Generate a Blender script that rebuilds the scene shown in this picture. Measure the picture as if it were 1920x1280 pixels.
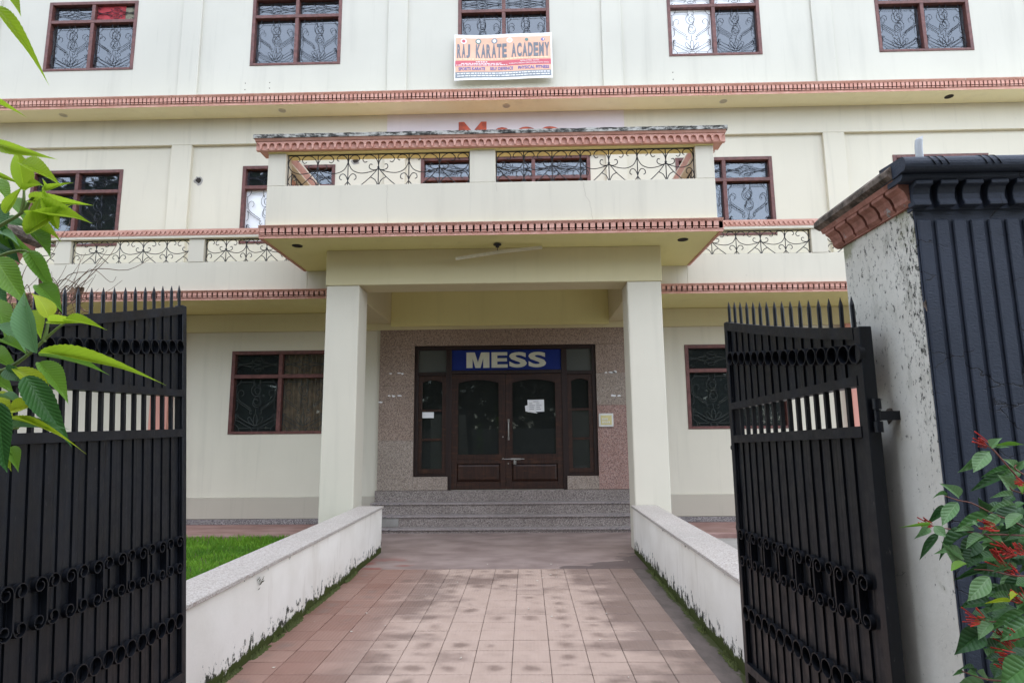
import bpy, bmesh, math, random
from math import sin, cos, pi, radians as RD
from mathutils import Vector, Matrix, Euler, noise as mnoise

S = bpy.context.scene
COL = S.collection
for o in list(bpy.data.objects):
    bpy.data.objects.remove(o)

# ------------------------------------------------------------------ camera
cam_d = bpy.data.cameras.new('camera')
cam_d.sensor_width = 36.0
cam_d.lens = 1146.0 / 1920.0 * 36.0
cam_d.clip_start = 0.05
cam_d.clip_end = 3000.0
cam = bpy.data.objects.new('camera', cam_d)
COL.objects.link(cam)
CR = Matrix(((0.99966956, 0.01231000, 0.02256642), (0.02415203, -0.14922507, -0.98850825), (-0.00880107, 0.98872663, -0.14947307)))
cam.matrix_world = Matrix.Translation((0, 0, 1.65)) @ CR.to_4x4()
S.camera = cam

# ------------------------------------------------------------------ sky, sun, exposure
SUN_EL, SUN_ROT = 64.0, 172.0     # overcast sun behind the camera
W = bpy.data.worlds.new('World')
S.world = W
W.use_nodes = True
wn = W.node_tree.nodes
wn.clear()
sky = wn.new('ShaderNodeTexSky')
sky.sky_type = 'NISHITA'
sky.sun_disc = False
sky.sun_elevation = RD(SUN_EL)
sky.sun_rotation = RD(SUN_ROT)
sky.dust_density = 0.6
sky.ozone_density = 1.0
hs = wn.new('ShaderNodeHueSaturation')
hs.inputs['Saturation'].default_value = 0.62
bg = wn.new('ShaderNodeBackground')
bg.inputs['Strength'].default_value = 0.15
wo = wn.new('ShaderNodeOutputWorld')
W.node_tree.links.new(sky.outputs[0], hs.inputs['Color'])
W.node_tree.links.new(hs.outputs[0], bg.inputs['Color'])
W.node_tree.links.new(bg.outputs[0], wo.inputs['Surface'])
sun_d = bpy.data.lights.new('sun', 'SUN')
sun_d.energy = 0.8
sun_d.angle = RD(130)
sun_d.color = (1.0, 1.0, 1.0)
sun = bpy.data.objects.new('sun', sun_d)
COL.objects.link(sun)
az = RD(SUN_ROT)
sd = Vector((sin(az) * cos(RD(SUN_EL)), cos(az) * cos(RD(SUN_EL)), sin(RD(SUN_EL))))
sun.rotation_euler = sd.to_track_quat('Z', 'Y').to_euler()
S.view_settings.view_transform = 'Standard'
S.view_settings.look = 'None'
S.view_settings.gamma = 1.0
S.view_settings.use_curve_mapping = False
S.view_settings.exposure = 1.68
S.cycles.use_denoising = True
S.cycles.max_bounces = 10
S.cycles.diffuse_bounces = 6
S.cycles.transparent_max_bounces = 16
S.cycles.caustics_reflective = False
S.cycles.caustics_refractive = False

# ------------------------------------------------------------------ material helpers
class NT:
    def __init__(s, name):
        s.m = bpy.data.materials.new(name)
        s.m.use_nodes = True
        s.t = s.m.node_tree
        s.n = s.t.nodes
        s.b = s.n['Principled BSDF']
        s.out = s.n['Material Output']
        s._pos = None
    def L(s, a, b):
        s.t.links.new(a, b)
    def pos(s, sc=(1, 1, 1)):
        if s._pos is None:
            s._pos = s.n.new('ShaderNodeNewGeometry').outputs['Position']
        if tuple(sc) == (1, 1, 1):
            return s._pos
        v = s.n.new('ShaderNodeVectorMath'); v.operation = 'MULTIPLY'
        s.L(s._pos, v.inputs[0]); v.inputs[1].default_value = sc
        return v.outputs[0]
    def objpos(s, sc=(1, 1, 1)):
        tc = s.n.new('ShaderNodeTexCoord').outputs['Object']
        v = s.n.new('ShaderNodeVectorMath'); v.operation = 'MULTIPLY'
        s.L(tc, v.inputs[0]); v.inputs[1].default_value = sc
        return v.outputs[0]
    def noise(s, vec, scale=1, detail=4, rough=.55):
        x = s.n.new('ShaderNodeTexNoise')
        s.L(vec, x.inputs['Vector'])
        x.inputs['Scale'].default_value = scale
        x.inputs['Detail'].default_value = detail
        x.inputs['Roughness'].default_value = rough
        return x.outputs['Fac']
    def voro(s, vec, scale=1, feature='F1', out='Distance'):
        x = s.n.new('ShaderNodeTexVoronoi'); x.feature = feature
        s.L(vec, x.inputs['Vector'])
        x.inputs['Scale'].default_value = scale
        return x.outputs[out]
    def ramp(s, fac, a, b, lo=0., hi=1.):
        x = s.n.new('ShaderNodeMapRange'); x.interpolation_type = 'SMOOTHSTEP'
        s.L(fac, x.inputs[0])
        for i, v in ((1, a), (2, b), (3, lo), (4, hi)):
            x.inputs[i].default_value = v
        return x.outputs[0]
    def math(s, op, a, b=None):
        x = s.n.new('ShaderNodeMath'); x.operation = op
        for i, v in ((0, a), (1, b)):
            if v is None: continue
            if isinstance(v, (int, float)): x.inputs[i].default_value = v
            else: s.L(v, x.inputs[i])
        return x.outputs[0]
    def xyz(s, vec):
        x = s.n.new('ShaderNodeSeparateXYZ'); s.L(vec, x.inputs[0]); return x.outputs
    def mix(s, fac, a, b, mode='MIX'):
        x = s.n.new('ShaderNodeMix'); x.data_type = 'RGBA'; x.blend_type = mode
        if isinstance(fac, (int, float)): x.inputs[0].default_value = fac
        else: s.L(fac, x.inputs[0])
        for i, v in ((6, a), (7, b)):
            if isinstance(v, tuple): x.inputs[i].default_value = (*v[:3], 1)
            else: s.L(v, x.inputs[i])
        return x.outputs[2]
    def color(s, v):
        if isinstance(v, tuple): s.b.inputs['Base Color'].default_value = (*v[:3], 1)
        else: s.L(v, s.b.inputs['Base Color'])
    def rough(s, v):
        if isinstance(v, (int, float)): s.b.inputs['Roughness'].default_value = v
        else: s.L(v, s.b.inputs['Roughness'])
    def spec(s, v): s.b.inputs['Specular IOR Level'].default_value = v
    def bump(s, h, strength=.2, dist=.01):
        x = s.n.new('ShaderNodeBump')
        x.inputs['Strength'].default_value = strength; x.inputs['Distance'].default_value = dist
        s.L(h, x.inputs['Height']); s.L(x.outputs[0], s.b.inputs['Normal'])

def k(c, f):
    return tuple(min(1, x * f) for x in c)

MATS = {}
def plaster(name, c, stain=.5, rough=.85, bump=.06, streak=True):
    m = NT(name)
    big = m.noise(m.pos((.45, .45, .45)), 1, 5)
    col = m.mix(m.ramp(big, .3, .72), k(c, .95), k(c, 1.03))
    if streak:
        st = m.noise(m.pos((2.6, 2.6, .22)), 1.3, 5)
        col = m.mix(m.math('MULTIPLY', m.ramp(st, .52, .76), .22 * stain), col, k(c, .55))
        s2 = m.noise(m.pos((9, 9, .5)), 1.0, 6, .6)
        col = m.mix(m.math('MULTIPLY', m.ramp(s2, .58, .74), .20 * stain), col, k(c, .5))
    sp = m.noise(m.pos(), 9, 6, .7)
    col = m.mix(m.math('MULTIPLY', m.ramp(sp, .66, .76), .35 * stain), col, k(c, .5))
    m.color(col); m.rough(rough); m.spec(.25)
    hn = m.math('ADD', m.noise(m.pos(), 3.5, 3), m.math('MULTIPLY', m.noise(m.pos(), 70, 3), .25))
    m.bump(hn, bump * 3, .012)
    MATS[name] = m.m
    return m.m
def paint(name, c, rough=.5, var=.1, scale=8, bump=.05, spec=.4, metal=0, bscale=50):
    m = NT(name)
    n = m.noise(m.pos(), scale, 5)
    m.color(m.mix(m.ramp(n, .3, .7), k(c, 1 - var), k(c, 1 + var)))
    m.rough(rough); m.spec(spec); m.b.inputs['Metallic'].default_value = metal
    if bump: m.bump(m.noise(m.pos(), bscale, 3), bump * 3, .004)
    MATS[name] = m.m
    return m.m
def terrazzo(name, base, chip_d, chip_l, scale=95, rough=.4, spec=.4):
    m = NT(name)
    cells = m.n.new('ShaderNodeTexVoronoi'); cells.inputs['Scale'].default_value = scale
    m.L(m.pos(), cells.inputs['Vector'])
    r = m.xyz(cells.outputs['Color'])[0]
    col = m.mix(m.ramp(r, .62, .70), base, chip_l)
    col = m.mix(m.ramp(r, .34, .26), col, chip_d)
    big = m.noise(m.pos(), 1.1, 4)
    col = m.mix(m.math('MULTIPLY', m.ramp(big, .4, .75), .35), col, k(base, .62))
    m.color(col); m.rough(rough); m.spec(spec)
    MATS[name] = m.m
    return m.m

CREAM = (.65, .61, .50)
plaster('cream_plaster', CREAM, .8)
plaster('upper_soffit_bounce', (.86, .80, .57), .6)  # brighter soffit copy: light bounced up from below put into the colour
plaster('soffit_bounce_tone', (.76, .705, .33), .6)  # yellower cream for undersides: warm bounced light put into the colour
plaster('beam_shade_tone', (.62, .555, .34), .6)  # darker, yellower cream for beams: their shade put into the colour
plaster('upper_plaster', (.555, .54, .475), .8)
plaster('plinth_plaster', (.47, .43, .35), .8)
plaster('lilac_paint', (.66, .60, .63), .4)
plaster('white_ceiling', (.76, .70, .60), .4)
plaster('pink_pilaster', (.62, .30, .24), .8)
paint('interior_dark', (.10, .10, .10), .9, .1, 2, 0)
paint('window_red', (.125, .048, .041), .5, .25, 14, .06)
paint('grille_iron', (.018, .022, .034), .5, .2, 20, 0)
paint('railing_iron', (.030, .030, .034), .55, .3, 20, 0)
paint('pane_sky_white', (.86, .88, .90), .35, .02, 3, 0)  # plain white stands for bright sky mirrored in some panes
paint('sign_blue', (.010, .024, .15), .5, .08, 4, 0, .15)
paint('terracotta_floor', (.70, .45, .27), .8, .15, 3, 0)
paint('sign_letter', (.56, .56, .44), .45, .05, 6, 0)
paint('red_letter', (.42, .055, .012), .4, .35, 9, .02)
paint('steel', (.34, .33, .30), .4, .1, 30, 0, .5, .9)
paint('switch_white', (.72, .72, .68), .4, .04, 8, 0)
paint('switch_cream', (.66, .58, .28), .4, .05, 20, 0)
paint('paper', (.80, .80, .80), .7, .03, 30, 0)
paint('ink', (.12, .12, .13), .7, .05, 30, 0)
paint('tube_white', (.62, .58, .45), .5, .06, 20, 0)
paint('dark_hole', (.03, .024, .02), .9, .3, 30, 0)
paint('brick_rubble', (.30, .15, .10), .95, .4, 30, .2)
paint('pvc_pipe', (.50, .52, .53), .4, .06, 20, 0)
paint('curtain_brown', (.46, .33, .20), .9, .3, 6, 0)
paint('cloth_red', (.38, .045, .055), .9, .2, 9, 0)
paint('cloth_grey', (.20, .19, .14), .9, .25, 12, 0)
paint('twig', (.16, .105, .07), .9, .35, 40, .1)
paint('dead_leaf', (.13, .075, .045), .9, .4, 40, 0)
paint('stem_green', (.14, .20, .045), .6, .2, 30, 0)
paint('stem_red', (.20, .075, .055), .6, .2, 30, 0)
paint('flower_red', (.42, .028, .018), .5, .35, 60, 0)
paint('bark', (.10, .075, .05), .95, .3, 10, .3)
paint('soil', (.10, .075, .05), .95, .3, 6, .3)
paint('petal_white', (.52, .48, .40), .8, .1, 30, 0)
terrazzo('terrazzo_grey', (.30, .22, .17), (.16, .115, .09), (.39, .30, .245))
terrazzo('terrazzo_pink', (.35, .205, .165), (.16, .10, .085), (.44, .31, .27))
terrazzo('terrazzo_pale', (.31, .25, .20), (.18, .14, .115), (.41, .345, .29))
terrazzo('step_stone', (.235, .195, .17), (.10, .08, .072), (.37, .325, .295), 110)
terrazzo('step_nosing', (.30, .255, .24), (.20, .17, .16), (.36, .32, .30), 120, .35)
terrazzo('coping_stone', (.43, .39, .345), (.31, .26, .225), (.50, .465, .425), 120, .5)
terrazzo('skirting_stone', (.21, .19, .18), (.08, .07, .07), (.36, .33, .32), 110, .6)

# pink trim: painted mouldings with chips and soot
m = NT('pink_trim')
n1 = m.noise(m.pos(), 5, 5, .65)
c = m.mix(m.ramp(n1, .35, .7), (.56, .29, .225), (.66, .385, .31))
c = m.mix(m.ramp(m.noise(m.pos((1, 1, 1)), 14, 6, .7), .64, .70), c, (.72, .62, .54))
c = m.mix(m.math('MULTIPLY', m.ramp(m.noise(m.pos((1.5, 1, 1)), 7, 6, .75), .66, .76), .7), c, (.14, .10, .085))
m.color(c); m.rough(.8); m.spec(.2); m.bump(m.noise(m.pos(), 60, 3), .2, .004); MATS['pink_trim'] = m.m

# weathered cement capping (white with black algae)
m = NT('weathered_cap')
n1 = m.noise(m.pos((2.2, 2.2, 6)), 4, 8, .75)
c = m.mix(m.ramp(n1, .44, .58), (.035, .035, .032), (.44, .43, .39))
m.color(c); m.rough(.95); m.spec(.15); m.bump(n1, .4, .01); MATS['weathered_cap'] = m.m

# brown-stained cap of the gate pillars
m = NT('pillar_cap')
n1 = m.noise(m.pos((6, 6, 6)), 3, 8, .75)
c = m.mix(m.ramp(n1, .38, .66), (.060, .050, .040), (.24, .19, .155))
m.color(c); m.rough(.95); m.spec(.15); m.bump(n1, .5, .01); MATS['pillar_cap'] = m.m
m = NT('pillar_bracket')
n1 = m.noise(m.pos(), 11, 7, .7)
c = m.mix(m.ramp(n1, .35, .65), (.24, .11, .08), (.44, .21, .16))
c = m.mix(m.ramp(m.noise(m.pos(), 23, 4, .6), .63, .72), c, (.32, .31, .29))
m.color(c); m.rough(.85); m.spec(.2); m.bump(n1, .4, .006); MATS['pillar_bracket'] = m.m

# old whitewashed plaster of the gate pillars: mould streaks and cracks
m = NT('pillar_plaster')
z = m.xyz(m.pos())[2]
n1 = m.noise(m.pos(), 2.0, 6, .6)
c = m.mix(m.ramp(n1, .3, .7), (.57, .54, .465), (.71, .68, .60))
sp = m.noise(m.pos((3, 3, 1.7)), 19, 8, .8)
up = m.ramp(z, 1.0, 2.35, .0, .085)
y = m.xyz(m.pos())[1]
edge = m.ramp(y, 2.16, 2.0, 0, .05)
thr = m.math('ADD', m.math('ADD', sp, up), edge)
c = m.mix(m.math('MULTIPLY', m.ramp(m.math('ADD', m.noise(m.pos((2, 2, .7)), 6, 7, .75), m.math('MULTIPLY', m.math('ADD', up, edge), 1.2)), .64, .78), .45), c, (.24, .235, .19))
c = m.mix(m.ramp(thr, .63, .70), c, (.035, .034, .028))
c = m.mix(m.math('MULTIPLY', m.ramp(m.math('ADD', m.noise(m.pos(), 5, 5), m.ramp(z, 2.1, 2.4, 0, .22)), .66, .8), .7), c, (.20, .20, .09))
wv = m.n.new('ShaderNodeVectorMath'); wv.operation = 'ADD'
nz = m.n.new('ShaderNodeTexNoise'); nz.inputs['Scale'].default_value = 9; nz.inputs['Detail'].default_value = 5
m.L(m.pos(), nz.inputs['Vector'])
sc_ = m.n.new('ShaderNodeVectorMath'); sc_.operation = 'SCALE'; sc_.inputs[3].default_value = .22
m.L(nz.outputs['Color'], sc_.inputs[0]); m.L(m.pos(), wv.inputs[0]); m.L(sc_.outputs[0], wv.inputs[1])
cr = m.voro(wv.outputs[0], 3.1, 'DISTANCE_TO_EDGE')
crm = m.math('MULTIPLY', m.ramp(cr, .007, .002), m.ramp(m.noise(m.pos(), 2.3, 2), .55, .66))
c = m.mix(m.math('MULTIPLY', crm, .55), c, (.10, .095, .08))
m.color(c); m.rough(.9); m.spec(.2)
m.bump(m.math('SUBTRACT', m.noise(m.pos(), 16, 6, .6), crm), .5, .006); MATS['pillar_plaster'] = m.m

# low garden walls: whitewash, black mould flecks low down, moss along the foot
m = NT('garden_wall_plaster')
z = m.xyz(m.pos())[2]
n1 = m.noise(m.pos(), 1.4, 5)
c = m.mix(m.ramp(n1, .3, .7), (.73, .685, .60), (.83, .79, .71))
c = m.mix(m.math('MULTIPLY', m.ramp(m.noise(m.pos((1, 3, .5)), 2.2, 5), .56, .72), .22), c, (.42, .36, .27))
fl = m.math('ADD', m.math('ADD', m.noise(m.pos((1.6, 1.6, 1.0)), 9, 7, .75), m.ramp(m.xyz(m.pos())[0], -1, 1, 0, .02)), m.ramp(z, .36, .03, -.08, .17))
c = m.mix(m.ramp(fl, .64, .69), c, (.050, .050, .035))
up = m.math('ADD', m.noise(m.pos((1.2, 1.2, .5)), 8, 5, .7), m.ramp(z, .50, .61, -.2, .075))
c = m.mix(m.ramp(up, .655, .70), c, (.12, .11, .085))
ms = m.math('ADD', m.noise(m.pos(), 7, 6, .7), m.ramp(z, .16, .0, -.18, .34))
c = m.mix(m.ramp(ms, .57, .64), c, (.050, .062, .014))
m.color(c); m.rough(.9); m.spec(.2); m.bump(m.noise(m.pos(), 14, 6, .6), .35, .006); MATS['garden_wall_plaster'] = m.m

# navy paint on rough render
m = NT('navy_paint')
n1 = m.noise(m.pos(), 3, 4)
c = m.mix(m.ramp(n1, .3, .7), (.026, .034, .052), (.040, .050, .074))
wv = m.n.new('ShaderNodeVectorMath'); wv.operation = 'ADD'
nz = m.n.new('ShaderNodeTexNoise'); nz.inputs['Scale'].default_value = 14; nz.inputs['Detail'].default_value = 5
m.L(m.pos(), nz.inputs['Vector'])
sc_ = m.n.new('ShaderNodeVectorMath'); sc_.operation = 'SCALE'; sc_.inputs[3].default_value = .12
m.L(nz.outputs['Color'], sc_.inputs[0]); m.L(m.pos((1, 1, 2.2)), wv.inputs[0]); m.L(sc_.outputs[0], wv.inputs[1])
cr = m.voro(wv.outputs[0], 5.0, 'DISTANCE_TO_EDGE')
crm = m.math('MULTIPLY', m.ramp(cr, .018, .004), m.ramp(m.noise(m.pos(), 5, 2), .52, .60))
c = m.mix(m.math('MULTIPLY', crm, .9), c, (.004, .004, .006))
m.color(c); m.rough(.55); m.spec(.35)
m.bump(m.math('SUBTRACT', m.noise(m.pos((1, 1, 1.8)), 75, 5, .65), crm), .55, .004); MATS['navy_paint'] = m.m

# black gate enamel with dust and scuffs
m = NT('gate_enamel')
n1 = m.noise(m.pos((9, 9, 2.5)), 1.2, 6, .65)
c = m.mix(m.ramp(n1, .35, .75), (.003, .0038, .006), (.007, .0085, .0125))
c = m.mix(m.math('MULTIPLY', m.ramp(m.noise(m.pos((4, 4, 1.1)), 16, 7, .75), .625, .70), .5), c, (.13, .12, .11))
m.color(c); m.rough(m.ramp(m.noise(m.pos(), 12, 4), .3, .7, .30, .55)); m.spec(.34)
m.bump(m.math('ADD', m.noise(m.pos(), 45, 4), m.math('MULTIPLY', m.noise(m.pos((1, 1, .4)), 7, 3), 2.0)), .22, .004); MATS['gate_enamel'] = m.m

# dark varnished door wood
m = NT('door_wood')
g = m.noise(m.pos((22, 22, 1.4)), 1.6, 6, .6)
c = m.mix(m.ramp(g, .32, .7), (.016, .0075, .005), (.042, .017, .010))
c = m.mix(m.math('MULTIPLY', m.ramp(m.noise(m.pos((1.5, 1, 6)), 3, 4), .5, .72), .6), c, (.085, .034, .016))
m.color(c); m.rough(.42); m.spec(.4); m.bump(g, .1, .002); MATS['door_wood'] = m.m
m = NT('door_frame_wood')
g = m.noise(m.pos((20, 20, 1.4)), 1.6, 6, .6)
m.color(m.mix(m.ramp(g, .32, .7), (.012, .006, .005), (.025, .011, .008))); m.rough(.45); m.spec(.4); MATS['door_frame_wood'] = m.m

# window glass: mirror-like share over a clear, tinted pane
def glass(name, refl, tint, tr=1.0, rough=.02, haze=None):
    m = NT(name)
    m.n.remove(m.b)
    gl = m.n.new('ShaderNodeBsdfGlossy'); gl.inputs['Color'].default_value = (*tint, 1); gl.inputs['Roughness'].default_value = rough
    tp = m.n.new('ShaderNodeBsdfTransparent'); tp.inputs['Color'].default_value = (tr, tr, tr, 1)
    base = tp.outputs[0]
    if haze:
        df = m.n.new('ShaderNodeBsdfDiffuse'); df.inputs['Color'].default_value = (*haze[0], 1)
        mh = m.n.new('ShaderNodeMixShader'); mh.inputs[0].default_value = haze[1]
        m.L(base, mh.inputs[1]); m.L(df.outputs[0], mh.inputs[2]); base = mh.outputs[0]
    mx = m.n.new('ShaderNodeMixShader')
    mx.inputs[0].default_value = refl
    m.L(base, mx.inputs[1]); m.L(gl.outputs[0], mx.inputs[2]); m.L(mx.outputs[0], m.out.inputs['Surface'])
    MATS[name] = m.m
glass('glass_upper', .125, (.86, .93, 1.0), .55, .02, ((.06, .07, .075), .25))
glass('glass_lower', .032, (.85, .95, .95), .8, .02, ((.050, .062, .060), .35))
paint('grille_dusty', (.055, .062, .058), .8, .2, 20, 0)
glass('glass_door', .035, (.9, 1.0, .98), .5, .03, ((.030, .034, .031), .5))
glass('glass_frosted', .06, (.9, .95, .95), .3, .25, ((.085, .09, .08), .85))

# tiles of the walkway: red ribbed cement, damp in patches
m = NT('walk_tile')
oi = m.n.new('ShaderNodeObjectInfo')
p = m.pos()
px = m.xyz(p)
rnd = oi.outputs['Random']
red = m.mix(rnd, (.215, .105, .075), (.28, .16, .12))
dry = m.mix(m.noise(p, 5, 4), (.345, .25, .195), (.46, .345, .28))
damp = m.mix(rnd, (.20, .14, .112), (.255, .185, .152))
lft = m.ramp(px[0], -.95, -1.75)           # the left side keeps its red
mid = m.math('ADD', m.noise(m.pos((.9, 1.6, 1)), 1.5, 4, .6), m.math('MULTIPLY', rnd, .07))
cen = m.ramp(m.math('ABSOLUTE', m.math('ADD', px[0], .15)), .25, 1.25, .20, -.06)
near = m.ramp(px[1], 8.0, 4.2, -.06, .06)
dryf = m.ramp(m.math('ADD', m.math('ADD', mid, cen), near), .47, .71)
c = m.mix(dryf, damp, dry)
c = m.mix(m.math('MULTIPLY', lft, .85), c, red)
# damp blots sit in the middle of single tiles, joints dry first
op = m.n.new('ShaderNodeTexCoord').outputs['Object']
od = m.n.new('ShaderNodeVectorMath'); od.operation = 'LENGTH'; m.L(op, od.inputs[0])
wob = m.math('ADD', od.outputs['Value'], m.math('MULTIPLY', m.noise(m.pos((1, 1.7, 1)), 6, 5, .65), .22))
blot = m.math('MULTIPLY', m.ramp(wob, .22, .11), m.ramp(m.noise(m.pos((.8, 1.4, 1)), 1.9, 2), .48, .58))
c = m.mix(m.math('MULTIPLY', blot, .6), c, (.155, .105, .085))
c = m.mix(m.math('MULTIPLY', m.ramp(m.noise(p, 30, 5, .7), .60, .75), .3), c, (.11, .075, .06))
m.color(c)
m.rough(m.mix(blot, m.mix(dryf, (.5, .5, .5), (.72, .72, .72)), (.38, .38, .38))); m.spec(.4)
wv = m.n.new('ShaderNodeTexWave'); wv.wave_type = 'BANDS'; wv.bands_direction = 'X'
m.L(p, wv.inputs['Vector']); wv.inputs['Scale'].default_value = 10.5
m.bump(m.math('ADD', wv.outputs['Fac'], m.math('MULTIPLY', m.noise(p, 90, 3), .6)), .28, .004)
MATS['walk_tile'] = m.m

m = NT('cement_floor')
n1 = m.noise(m.pos((1.2, 2, 1)), 1.6, 5)
c = m.mix(m.ramp(n1, .3, .7), (.21, .155, .135), (.31, .24, .21))
xx = m.xyz(m.pos())
redm = m.math('MULTIPLY', m.ramp(m.math('ADD', m.noise(m.pos((1, 2.5, 1)), 2, 5), m.ramp(xx[0], -1.1, -1.9, -.12, .12)), .58, .68), m.ramp(xx[1], 8.8, 8.2))
c = m.mix(m.math('MULTIPLY', redm, .8), c, (.25, .07, .05))
wet = m.ramp(m.math('ADD', m.noise(m.pos((1, 2.4, 1)), 1.7, 5), m.ramp(m.math('ADD', xx[0], m.math('MULTIPLY', xx[1], -1.0)), -8.4, -6.7, -.22, .25)), .56, .62)
c = m.mix(m.math('MULTIPLY', wet, .8), c, (.10, .075, .068))
m.color(c); m.rough(.6); m.spec(.35); m.bump(m.noise(m.pos(), 40, 4), .15, .004); MATS['cement_floor'] = m.m

m = NT('gutter_cement')
n1 = m.noise(m.pos((2, 1, 1)), 3, 6, .65)
c = m.mix(m.ramp(n1, .3, .7), (.085, .068, .058), (.15, .12, .105))
xx = m.xyz(m.pos())
c = m.mix(m.ramp(m.math('ADD', m.noise(m.pos(), 6, 5, .7), m.ramp(xx[0], 1.36, 1.47, -.15, .2)), .55, .65), c, (.050, .058, .014))
m.color(c); m.rough(.7); m.bump(n1, .3, .005); MATS['gutter_cement'] = m.m

m = NT('apron_red')
n1 = m.noise(m.pos((1, 2, 1)), 2, 5)
m.color(m.mix(m.ramp(n1, .3, .7), (.20, .105, .085), (.31, .19, .165))); m.rough(.6); m.bump(m.noise(m.pos(), 30, 4), .2, .004); MATS['apron_red'] = m.m
m = NT('concrete')
n1 = m.noise(m.pos((1, 1, 1)), 1.5, 6, .6)
m.color(m.mix(m.ramp(n1, .3, .7), (.22, .205, .18), (.36, .34, .31))); m.rough(.85); m.bump(m.noise(m.pos(), 30, 4), .3, .005); MATS['concrete'] = m.m
m = NT('asphalt')
m.color(m.mix(m.noise(m.pos(), 2, 5), (.20, .185, .15), (.32, .29, .235))); m.rough(.9); m.bump(m.noise(m.pos(), 60, 4), .4, .006); MATS['asphalt'] = m.m
m = NT('moss')
m.color(m.mix(m.noise(m.pos(), 20, 5), (.034, .040, .010), (.085, .105, .020))); m.rough(.95); m.bump(m.noise(m.pos(), 90, 5), .8, .01); MATS['moss'] = m.m
m = NT('rubble_wall')
v = m.voro(m.pos((1, 1, 1.6)), 4.5, 'DISTANCE_TO_EDGE')
m.color(m.mix(m.ramp(v, .02, .06), (.09, .085, .075), (.24, .22, .19))); m.rough(.9); m.bump(v, .6, .03); MATS['rubble_wall'] = m.m

VN = 15.0
def leafmat(name, c1, c2, trans=.35, rough=.45, scale=30):
    m = NT(name)
    oi = m.n.new('ShaderNodeObjectInfo')
    n1 = m.noise(m.pos(), scale, 4)
    f = m.math('ADD', m.math('MULTIPLY', oi.outputs['Random'], .6), m.math('MULTIPLY', n1, .4))
    c = m.mix(f, c1, c2)
    vein = m.objpos((1, 1, 1))
    vy = m.math('ABSOLUTE', m.xyz(vein)[1])
    vx = m.xyz(vein)[0]
    ph = m.math('FRACT', m.math('SUBTRACT', m.math('MULTIPLY', vx, VN), m.math('MULTIPLY', vy, VN * .55)))
    side = m.ramp(m.math('ABSOLUTE', m.math('SUBTRACT', ph, .5)), .10, .02)
    c = m.mix(m.math('MULTIPLY', side, .19), c, k(c1, .6))
    c = m.mix(m.ramp(vy, .026, .010, 0, .6), c, k(c2, 1.25))
    m.color(c); m.rough(rough); m.spec(.4)
    tr = m.n.new('ShaderNodeBsdfTranslucent'); m.L(c, tr.inputs['Color'])
    mx = m.n.new('ShaderNodeMixShader'); mx.inputs[0].default_value = trans
    m.L(m.b.outputs[0], mx.inputs[1]); m.L(tr.outputs[0], mx.inputs[2]); m.L(mx.outputs[0], m.out.inputs['Surface'])
    m.bump(m.math('ADD', m.ramp(m.math('ABSOLUTE', m.math('SUBTRACT', ph, .5)), .0, .4), m.ramp(vy, .0, .05)), .22, .009)
    MATS[name] = m.m
leafmat('leaf_bright', (.30, .46, .025), (.44, .60, .045), .5)
leafmat('leaf_yellow', (.42, .54, .025), (.54, .64, .05), .5)
leafmat('leaf_mid', (.13, .29, .035), (.22, .40, .055), .45)
leafmat('leaf_dark', (.035, .12, .03), (.06, .17, .04), .35)
leafmat('leaf_pale', (.13, .28, .11), (.20, .37, .16), .35)
VN = 7.0
leafmat('bush_mid', (.06, .16, .045), (.11, .24, .07), .3, .38)
leafmat('bush_pale', (.13, .26, .10), (.21, .36, .155), .3, .35)
leafmat('bush_dark', (.028, .085, .026), (.05, .125, .038), .25, .42)
leafmat('tree_leaf', (.020, .045, .010), (.05, .085, .020), .25, .5, 2)
m = NT('grass_blade')
n1 = m.noise(m.pos(), 3, 4)
c = m.mix(m.ramp(n1, .3, .7), (.09, .23, .02), (.20, .40, .035))
c = m.mix(m.math('MULTIPLY', m.ramp(m.noise(m.pos(), 45, 3), .55, .7), .6), c, (.33, .34, .09))
c = m.mix(m.math('MULTIPLY', m.ramp(m.noise(m.pos(), 1.6, 4), .52, .66), .5), c, (.05, .16, .02))
m.color(c); m.rough(.6); m.spec(.2)
tr = m.n.new('ShaderNodeBsdfTranslucent'); m.L(c, tr.inputs['Color'])
mx = m.n.new('ShaderNodeMixShader'); mx.inputs[0].default_value = .35
m.L(m.b.outputs[0], mx.inputs[1]); m.L(tr.outputs[0], mx.inputs[2]); m.L(mx.outputs[0], m.out.inputs['Surface']); MATS['grass_blade'] = m.m
for nm, cc in (('print_white', (.78, .77, .76)), ('print_orange', (.74, .42, .29)), ('print_black', (.15, .165, .19)), ('print_cream', (.78, .60, .40)), ('print_red', (.52, .09, .12)), ('print_blue', (.10, .10, .36)), ('print_slate', (.22, .25, .28)), ('print_green', (.12, .22, .20))):
    paint(nm, cc, .45, .06, 6, 0)

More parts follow.
